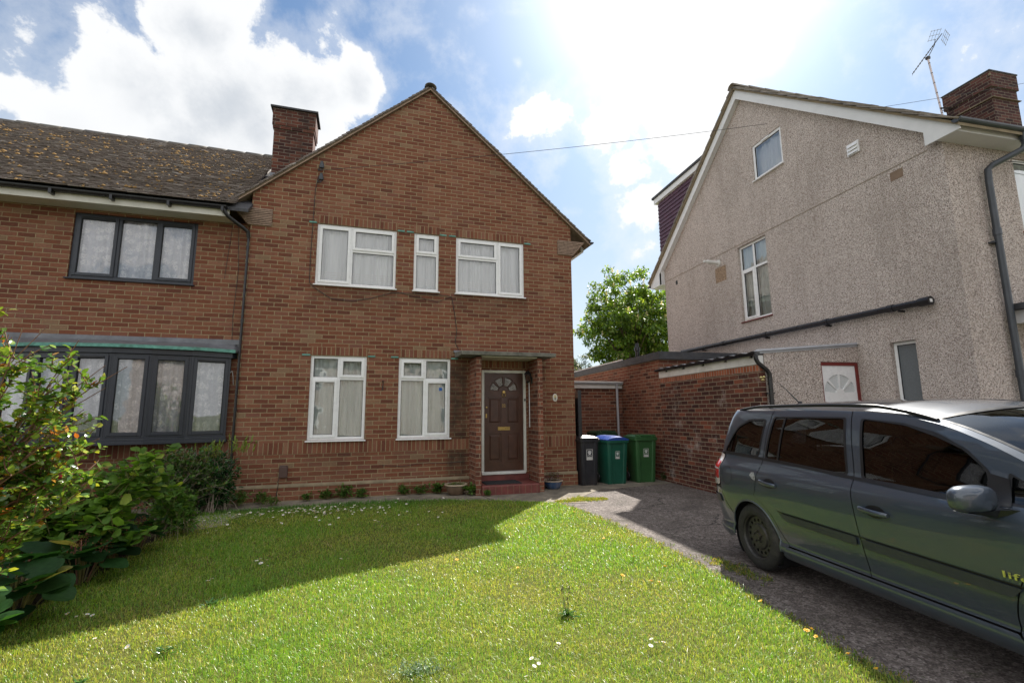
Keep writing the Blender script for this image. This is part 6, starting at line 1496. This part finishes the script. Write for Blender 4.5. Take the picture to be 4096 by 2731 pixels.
# ------------------------------------------------------------------ trees
def tree(name, loc, label, cc, cr, ncl, nl, L, W, cols, seed, trunk_h, trunk_r, candles=0, mat='leaf', w=None, clr=.45):
    rg = np.random.default_rng(seed); e = empty(name, loc, 0, label, 'tree'); cc = np.array(cc, float); cr = np.array(cr, float)
    C = []
    while len(C) < ncl:
        v = unit(rg.normal(size=3)); rad = rg.random()**.38
        lump = 1+.13*math.sin(v[0]*5+seed)+.12*math.sin(v[1]*6+2)+.10*math.sin(v[2]*7+1)
        C.append(cc+v*cr*rad*lump)
    C = np.array(C); tk = MB(); tr = np.array((0,0,0.)); fork = np.array((0,0,trunk_h))
    tk.tube([(0,0,0),(.02,.03,trunk_h*.5),(0,0,trunk_h),(cc[0]*.5,cc[1]*.5,(trunk_h+cc[2])/2),(cc[0],cc[1],cc[2]+cr[2]*.5)], [trunk_r*1.25,trunk_r,trunk_r*.85,trunk_r*.5,trunk_r*.12], 12)
    tk.build('trunk', M['bark'], e, smooth=True, recalc=False)
    lb = MB()
    for i in rg.choice(ncl, min(ncl, 70), replace=False):
        t = C[i]; s0 = np.array((cc[0]*.4, cc[1]*.4, trunk_h+rg.uniform(-.1,.55)*(cc[2]-trunk_h+cr[2]*.4))); m_ = (s0+t)/2+np.array((0,0,-.15))+rg.normal(0,.12,3)
        b = bez(s0, m_, t, 7); lb.tube([tuple(p) for p in b], [trunk_r*.30*(1-.85*k/6) for k in range(7)], 5, caps=False)
    lb.build('limbs', M['bark'], e, smooth=True, recalc=False)
    idx = np.repeat(np.arange(ncl), nl); N = len(idx); off = unit(rg.normal(size=(N,3)))*(rg.random((N,1))**.5)*clr*np.array((1,1,.7))
    P = C[idx]+off; out = unit(P-cc); D = unit(out*.5+rg.normal(0,.7,(N,3))+np.array((0,0,-.35))); nn = unit(rg.normal(0,.5,(N,3))+np.array((0,0,1))+out*.3)
    shade = rg.uniform(.75,1.2,ncl)[idx][:,None]
    leaves('crown', P, D, nn, L*rg.uniform(.6,1.2,N), W*rg.uniform(.7,1.2,N), np.clip(tints(rg, N, cols, w)*shade, 0, 1), mat, e)
    if candles:
        sel = [c for c in C if c[2] > cc[2]-cr[2]*.75]; P = []; 
        for i in rg.choice(len(sel), min(candles, len(sel)), replace=False):
            p = sel[i]+unit(sel[i]-cc)*.35; t = rg.random((40,1)); P.append(p+np.array((0,0,1))*t*.26+rg.normal(0,.05,(40,3))*(1-t*.8))
        P = np.concatenate(P); N = len(P)
        leaves('blossom', P, rg.normal(size=(N,3)), rg.normal(size=(N,3)), .05, .045, tints(rg, N, [(.55,.48,.36),(.62,.55,.42)]), 'leafmatte', e)
    return e
tree('horse_chestnut_tree', (17.3,16.2,0), 'large sunlit horse chestnut tree in blossom behind the gap between the houses', (0,0,6.6), (3.0,3.0,3.4), 540, 60, .22, .11,
     [(.08,.15,.02),(.12,.21,.026),(.18,.27,.035),(.26,.32,.05)], 5, 2.6, .3, candles=120, w=[.3,.35,.25,.1], clr=.42)
tree('garden_shrub_tree', (14.9,18.6,0), 'small dark bushy tree in front of the distant house roof', (0,0,4.0), (.9,.9,1.3), 50, 60, .12, .06, [(.03,.06,.02),(.06,.10,.03),(.30,.28,.16)], 6, 1.4, .08, w=[.5,.4,.1], clr=.3)
tree('slender_tree', (17.9,21.0,0), 'slender dark sapling right of the bushy tree, against the distant roof', (0,0,4.4), (.55,.55,1.6), 26, 40, .10, .05, [(.03,.06,.02),(.05,.09,.03)], 8, 2.0, .05, clr=.28)

# ------------------------------------------------------------------ lawn
def in_lawn(x, y, grow=0): return inpoly(x, y, LAWN)
def patch(x, y):
    return .5+.25*np.sin(x*1.9+1.3*np.sin(y*1.3))+.25*np.sin(y*2.6+x*.7+2*np.sin(x*.9))*np.cos(x*3.3-y*1.1)
def patch2(x, y):
    return .5+.5*np.sin(x*5.1+2*np.sin(y*3.7))*np.sin(y*4.3+1.5*np.sin(x*4.1))
def grass():
    rg = np.random.default_rng(99); X = []; Y = []
    cam = np.array((1.481,-9.718))
    n = 1500000; x = rg.uniform(-1.5,5.0,n); y = rg.uniform(-9.0,-.60,n)
    d = np.hypot(x-cam[0], y-cam[1]); keep = rg.random(n) < np.clip((3.1/d)**1.35, 0, 1)*.62
    x, y, d = x[keep], y[keep], d[keep]
    jx = x+rg.normal(0,.035,len(x)); jy = y+rg.normal(0,.03,len(x)); ok = in_lawn(jx, jy)
    # view cone: only the part of the lawn that the photograph and near viewpoints can show
    ang = np.arctan2(x-cam[0], y-cam[1]); ok &= (ang > -1.05) & (ang < 1.35) & (d > 1.0)
    # thin bare spots
    ok &= rg.random(len(x)) < np.clip(1.15-.55*patch2(x*.7+3, y*.8), .25, 1)
    x, y, d = x[ok], y[ok], d[ok]; N = len(x)
    p1 = patch(x, y); p2 = patch2(x, y)
    h = (.016+.024*rg.random(N)**1.6)*(.75+.75*p1); long_ = rg.random(N) < .02; h[long_] *= 1.8
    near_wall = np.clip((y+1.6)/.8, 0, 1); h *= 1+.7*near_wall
    wd = (.0018+.0012*rg.random(N))*np.clip(d/3.6, .85, 2.3)
    a = rg.uniform(0, 2*np.pi, N); lean = np.abs(rg.normal(.75,.6,N)); dirx, diry = np.cos(a), np.sin(a)
    sx, sy = -diry, dirx
    z0 = -.004
    base = np.stack([x, y, np.full(N, z0)], 1); side = np.stack([sx, sy, np.zeros(N)], 1)*wd[:,None]/2
    mid = base+np.stack([dirx*lean*h*.35, diry*lean*h*.35, h*.6], 1)
    tip = base+np.stack([dirx*lean*h*1.05, diry*lean*h*1.05, h*np.clip(1.05-.28*lean,.35,1.05)], 1)
    V = np.stack([base-side, base+side, mid+side*.85, mid-side*.85, tip], 1).reshape(-1,3)
    F = np.array([0,1,2,3,3,2,4]); FF = (F[None]+(np.arange(N)*5)[:,None]).ravel(); C = np.tile([4,3], N)
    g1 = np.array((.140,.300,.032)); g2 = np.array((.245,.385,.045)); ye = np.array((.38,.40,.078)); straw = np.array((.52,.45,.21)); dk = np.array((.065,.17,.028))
    p3 = .5+.5*np.sin(x*2.9+1.7*np.sin(y*2.1)+2)*np.sin(y*3.3+1.3*np.sin(x*2.7)); t = np.clip(p1*.65+p3*.45-.05+rg.normal(0,.18,N), 0, 1)[:,None]; col = ye*(1-t)+g2*t; col = np.where(rg.random((N,1)) < .18+.5*t, g1*(.8+.4*t), col)
    col = np.where(rg.random((N,1)) < .05+.07*(1-p2[:,None]), straw, col); col = np.where((p2[:,None] > .8) & (rg.random((N,1)) < .25), g1*.8, col)
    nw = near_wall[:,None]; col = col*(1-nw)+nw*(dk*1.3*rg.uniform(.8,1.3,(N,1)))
    col = np.clip(col*rg.uniform(.8,1.2,(N,1)), 0, 1)
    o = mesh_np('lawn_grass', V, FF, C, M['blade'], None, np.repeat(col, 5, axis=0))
    tag(o, 'short green lawn grass with yellowish patches', 'grass', kind='stuff'); print('blades', N)
grass()
def edge_tufts():
    rg = np.random.default_rng(5); spots = []
    L = LAWN_R
    for i in range(len(L)-2):
        a, b = np.array(L[i]), np.array(L[i+1]); m = int(np.linalg.norm(b-a)/.02)
        for k in range(m): spots.append(a+(b-a)*k/m+np.array((abs(rg.normal(0,.05)), rg.normal(0,.05))))
    for k in range(500): spots.append(np.array((rg.uniform(4.75,5.7), -1.72+rg.normal(0,.05)-.0*k)))
    for k in range(160): spots.append(np.array((5.25+rg.normal(0,.12), -1.6+rg.normal(0,.10))))
    for k in range(120): spots.append(np.array((5.0+rg.normal(0,.05), -5.6+rg.normal(0,.2))))
    S = np.repeat(np.array(spots), 6, axis=0)+rg.normal(0,.015,(len(spots)*6,2)); N = len(S)
    P = np.column_stack([S, np.full(N,-.012)]); D = unit(np.column_stack([rg.normal(0,.6,(N,2)), np.ones(N)]))
    o = leaves('edge_grass', P, D, rg.normal(size=(N,3)), rg.uniform(.02,.045,N), .007, tints(rg, N, [(.12,.2,.03),(.28,.27,.07),(.36,.26,.09)], [.5,.35,.15]), 'blade', None)
    tag(o, 'ragged grass and moss creeping over the driveway edge', 'grass', kind='stuff')
edge_tufts()
# small broad leaves lying in the lawn
def lawn_weeds():
    rg = np.random.default_rng(15)
    spots = [(.35,-5.9,.07),(.05,-6.2,.06),(.42,-5.1,.07),(3.0,-6.18,.09),]
    for (x, y, r) in spots:
        n = 26; a = rg.uniform(0, 2*np.pi, n); P = np.column_stack([rg.normal(0,r*.35,n), rg.normal(0,r*.35,n), rg.uniform(.01,.03,n)]); D = np.column_stack([np.cos(a), np.sin(a), rg.uniform(.1,.7,n)])
        e = empty('rosette_weed', (x, y, 0), 0, None, 'weed', 'flat leafy weeds growing in the lawn')
        e['label'] = 'flat dark leafy weed growing in the sunlit lawn'
        leaves('leaves', P, D, np.array((0,0,1.0))+rg.normal(0,.2,(n,3)), r*.75, r*.22, tints(rg, n, [(.05,.13,.03),(.08,.17,.035)]), 'leafgloss', e)
    e = empty('silvery_weed', (1.85,-6.62,0), 0, 'patch of small silvery blue green leaves at the bottom of the lawn', 'weed')
    n = 420; P = np.column_stack([rg.normal(0,.08,n), rg.normal(0,.045,n), rg.uniform(.008,.035,n)]); leaves('leaves', P, rg.normal(size=(n,3)), np.array((0,0,1.0))+rg.normal(0,.4,(n,3)), .016, .011, tints(rg, n, [(.12,.20,.10),(.20,.27,.17)]), 'leaf', e)
    e = empty('plantain', (3.0,-6.18,0), 0, 'plantain with tall brown seed spikes standing above the lawn', 'weed')
    for k in range(5):
        x, y = rg.normal(0,.06,2); h = rg.uniform(.10,.21); MB().tube([(x*.3,y*.3,0),(x,y,h)], .0018, 5).lathe([(0,0),(.005,.004),(.004,.022),(0,.028)], (x,y,h), 6).build('seed_spike', M['bark'], e, recalc=False)
lawn_weeds()
# daisies and dandelions: one object each, sharing one mesh
def flower_mesh():
    e = MB(); n = 10
    e.tube([(0,0,0),(.003,0,.042)], .0012, 4)
    for i in range(n):
        a = 2*math.pi*i/n; b = a+.42; r = .016
        e.add([(.003,0,.0425),(r*math.cos(a),r*math.sin(a),.046),(r*1.08*math.cos((a+b)/2),r*1.08*math.sin((a+b)/2),.0465),(r*math.cos(b),r*math.sin(b),.046)], [(0,1,2,3)], 1)
    e.lathe([(.0,.042),(.0042,.0425),(.003,.0475),(0,.048)], (.0,0,0), 8, mi=2)
    return e
dz = flower_mesh().build('daisy', [M['twiggreen'], M['petalwhite'], M['petalyellow']], recalc=False)
rgd = np.random.default_rng(21); spots = []
while len(spots) < 205:
    k = rgd.integers(0, 4)
    if k == 0: x, y = rgd.normal(.15,.35), rgd.normal(-1.45,.22)
    elif k == 1: x, y = rgd.normal(.85,.45), rgd.normal(-1.35,.22)
    elif k == 2: x, y = rgd.normal(1.55,.45), rgd.normal(-1.55,.28)
    else: x, y = rgd.uniform(-.4,3.4), rgd.uniform(-2.6,-.85)
    if -.7 < x < 3.8 and inpoly(np.array([x]), np.array([y]), LAWN)[0] and y > -2.9: spots.append((x, y, 0))
SUNNY = [(-.56,-5.01),(-.58,-5.06),(-.47,-5.1),(-.41,-5.11),(-.36,-5.11),(.19,-5.71),(.12,-5.77),(-.16,-5.57),(3.36,-6.74),(3.38,-6.82),(3.33,-6.82),(3.28,-6.82),(2.73,-6.63),(2.53,-6.75),(2.54,-6.79),(2.49,-6.82),(2.43,-6.91)]
MIDS = [(.25,-4.47),(.25,-4.62),(.53,-4.03),(.56,-4.0),(.63,-4.09),(.59,-4.12),(.65,-4.2),(-.29,-2.49),(-.23,-2.43),(1.33,-4.25),(2.26,-2.9),(1.83,-2.87)]
first = True
for grp_i, (lst, lab, sc_) in enumerate(((spots,'one of the many white daisies in the shaded lawn below the house windows',1.0),(MIDS,'one of the few white daisies scattered in the middle of the shaded lawn',.95),(SUNNY,'one of the white daisies in the nearest, lower part of the lawn',.78))):
    for p in lst:
        o = dz if first else dz.copy()
        if not first: COL.objects.link(o)
        first = False
        o.location = (p[0], p[1], 0); s_ = sc_*rgd.uniform(.8,1.2); o.scale = (s_,s_,s_*rgd.uniform(.9,1.3)); o.rotation_euler = (rgd.normal(0,.25), rgd.normal(0,.25), rgd.uniform(0,6.28))
        tag(o, lab, 'daisy', 'daisies in the lawn')
dn = MB(); dn.tube([(0,0,0),(.002,.002,.05)], .0018, 4)
for i in range(22):
    a = 2.4*i; r = .017*(i/22)**.5+.003; dn.add([(r*.2*math.cos(a),r*.2*math.sin(a),.05),(r*math.cos(a-.2),r*math.sin(a-.2),.056-.10*r),(r*math.cos(a+.2),r*math.sin(a+.2),.056-.10*r)], [(0,1,2)], 1)
dn.lathe([(0,.044),(.009,.048),(.006,.056),(0,.058)], (0,0,0), 8, mi=1)
dnd = dn.build('dandelion', [M['twiggreen'], M['petalyellow']], recalc=False)
DP = [(4.25,-4.39),(4.37,-4.77),(4.19,-5.13),(4.27,-5.54),(4.01,-5.85),(3.93,-5.84),(4.53,-2.9),(3.77,-5.61),(4.51,-6.48),(4.42,-6.96),(4.40,-7.05),(4.38,-6.98),(4.35,-7.48),(4.36,-7.3),(2.97,-5.07),(2.45,-4.65)]
for i, p in enumerate(DP):
    o = dnd if i == 0 else dnd.copy()
    if i: COL.objects.link(o)
    o.location = (p[0], p[1], 0); o.rotation_euler = (rgd.normal(0,.2), rgd.normal(0,.2), rgd.uniform(0,6)); s_ = rgd.uniform(.8,1.25); o.scale = (s_,s_,s_)
    tag(o, 'one of the yellow dandelions flowering along the driveway side of the lawn' if i < 14 else 'one of two small yellow dandelions in the middle of the sunlit lawn', 'dandelion', 'dandelions in the lawn')
# ================================================================== LIGHT, SKY, CAMERA
SUNV = Vector((.645, .764, 1.065)).normalized()
sd_ = bpy.data.lights.new('sun', 'SUN'); sd_.energy = 5.0; sd_.angle = R(.5); sd_.color = (1, .955, .88)
so = bpy.data.objects.new('sun', sd_); COL.objects.link(so); so.rotation_euler = SUNV.to_track_quat('Z', 'Y').to_euler(); so.location = (6, 8, 20)

CAM_F, CAM_Y, CAM_P, CAM_R = 1927.936, -.3019, .14985, -.00766
CAM_C = Vector((1.481, -9.718, 1.487))
import json as _j
def cam_axes():
    y, p, r = CAM_Y, CAM_P, CAM_R
    Rz = Matrix.Rotation(y, 3, 'Z'); fw = Rz @ Vector((0, math.cos(p), math.sin(p))); up = Rz @ Vector((0, -math.sin(p), math.cos(p))); rt = Rz @ Vector((1,0,0))
    return rt*math.cos(r)+up*math.sin(r), -rt*math.sin(r)+up*math.cos(r), fw
RT, UP, FW = cam_axes()
def skydir(u, v):
    """direction of a cloud in the sky (u, v on a 2352 wide picture), used once to place clouds in the dome"""
    k = 4096/2352; return (FW+RT*(u*k-2048)/CAM_F-UP*(v*k-1365.5)/CAM_F).normalized()
cd = bpy.data.cameras.new('camera'); cd.sensor_width = 36; cd.lens = CAM_F/4096*36; cd.clip_end = 3000; cd.clip_start = .05
co = bpy.data.objects.new('camera', cd); COL.objects.link(co)
co.matrix_world = Matrix.Translation(CAM_C) @ Matrix((RT, UP, -FW)).transposed().to_4x4()
SC.camera = co

w = bpy.data.worlds.new('World'); SC.world = w; w.use_nodes = True
k = NT('tmp'); bpy.data.materials.remove(k.mat); k.t = w.node_tree; k.t.nodes.clear()
out = k.n('ShaderNodeOutputWorld'); bg = k.n('ShaderNodeBackground'); k.l(bg.outputs[0], out.inputs[0])
sky = k.n('ShaderNodeTexSky', sky_type='NISHITA'); sky.sun_disc = False
sky.sun_elevation = math.asin(SUNV.z); sky.sun_rotation = math.atan2(SUNV.x, SUNV.y); sky.air_density = 1.0; sky.dust_density = .6; sky.ozone_density = 1.5
STR = .075
dirv = k.vm('NORMALIZE', k.n('ShaderNodeTexCoord').outputs['Generated'])
dx, dy, dz = k.sep(dirv)
# cloud banks: soft round masses in direction space, torn by fractal noise
banks = [(450,60,150,1),(310,230,190,1),(520,240,190,1),(700,230,150,1),(820,195,80,1),(600,320,150,1),(170,300,120,1),(470,-90,170,1),(400,360,200,1),
         (60,80,190,.50),(200,50,140,.48),(10,-60,220,.5),(30,210,120,.42),(280,110,70,.5),
         (1270,270,95,.58),(1200,300,70,.50),(1400,290,110,.66),(1520,220,95,.9),(1650,180,80,.85),(1760,130,55,.8),(1800,110,30,.6),(1440,380,95,.58),(1490,460,85,.55),(1290,370,50,.42),(1460,580,60,.40),(1570,320,90,.85),(1190,145,18,.5),
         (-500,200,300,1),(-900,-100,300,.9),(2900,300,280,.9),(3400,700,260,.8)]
field = None
for (u, v, r, wgt) in banks:
    d0 = skydir(u, v); ang = r/1107/ (1+((u-1176)**2+(v-784)**2)/1107**2)
    dist = k.vm('DISTANCE', dirv, tuple(d0))
    f = k.m('MULTIPLY', k.m('MAXIMUM', k.m('SUBTRACT', 1, k.m('DIVIDE', dist, ang*1.55)), 0), wgt)
    field = f if field is None else k.m('SMOOTH_MAX', field, f, .12)
# unseen clouds added behind and beside the camera to light the facades, from noise
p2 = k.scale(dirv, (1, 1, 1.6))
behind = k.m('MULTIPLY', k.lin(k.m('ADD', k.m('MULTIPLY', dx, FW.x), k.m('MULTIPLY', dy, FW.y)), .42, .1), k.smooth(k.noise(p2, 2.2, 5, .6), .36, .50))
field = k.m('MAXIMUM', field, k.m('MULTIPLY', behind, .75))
n1 = k.noise(dirv, 6.5, 9, .62, dist=.25); n2 = k.noise(dirv, 17, 8, .62)
nf = k.m('ADD', k.m('MULTIPLY', k.m('SUBTRACT', n1, .5), 1.15), k.m('MULTIPLY', k.m('SUBTRACT', n2, .5), .60))
dens = k.m('ADD', field, nf)
mask = k.smooth(dens, .24, .40)
thin = k.m('MULTIPLY', k.smooth(dens, .02, .34), .35)
mask = k.m('MAXIMUM', mask, thin)
sundot = k.vm('DOT_PRODUCT', dirv, tuple(SUNV))
glow = k.m('POWER', k.m('MAXIMUM', sundot, 0), 17)
glow2 = k.m('POWER', k.m('MAXIMUM', sundot, 0), 60)
core = k.smooth(dens, .45, 1.15)
shade = k.smooth(k.noise(dirv, 4.2, 5, .55), .38, .62)
cb_ = k.mix(k.m('MULTIPLY', core, k.m('MULTIPLY_ADD', shade, .8, .15)), (6.6, 6.7, 6.8), (4.3, 4.6, 5.0))
cb_ = k.mix(glow, cb_, (9, 9, 9))
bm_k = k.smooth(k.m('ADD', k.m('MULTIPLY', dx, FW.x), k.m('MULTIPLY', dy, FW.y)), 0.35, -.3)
cb_ = k.mix(bm_k, cb_, (8.2, 8.3, 8.5))  # the added clouds are brightened to fill the walls with light
skyc = k.mix(1, sky.outputs[0], (.72, .86, .92), 'MULTIPLY')
skyc = k.mix(k.m('MULTIPLY', k.smooth(dz, .60, .12), .75), skyc, (5.4, 5.9, 6.3))
skyc = k.mix(1, skyc, k.mix(glow, (0,0,0), (2.0,1.95,1.8)), 'ADD')
skyc = k.mix(1, skyc, k.mix(glow2, (0,0,0), (6,6,5.8)), 'ADD')
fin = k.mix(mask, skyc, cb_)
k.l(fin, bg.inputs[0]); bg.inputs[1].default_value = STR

vs_ = SC.view_settings; vs_.view_transform = 'Standard'; vs_.look = 'None'; vs_.exposure = 1.0; vs_.gamma = 1; vs_.use_curve_mapping = False
SC.cycles.max_bounces = 8; SC.cycles.transparent_max_bounces = 24; SC.cycles.use_denoising = True
SC.cycles.sample_clamp_indirect = 8
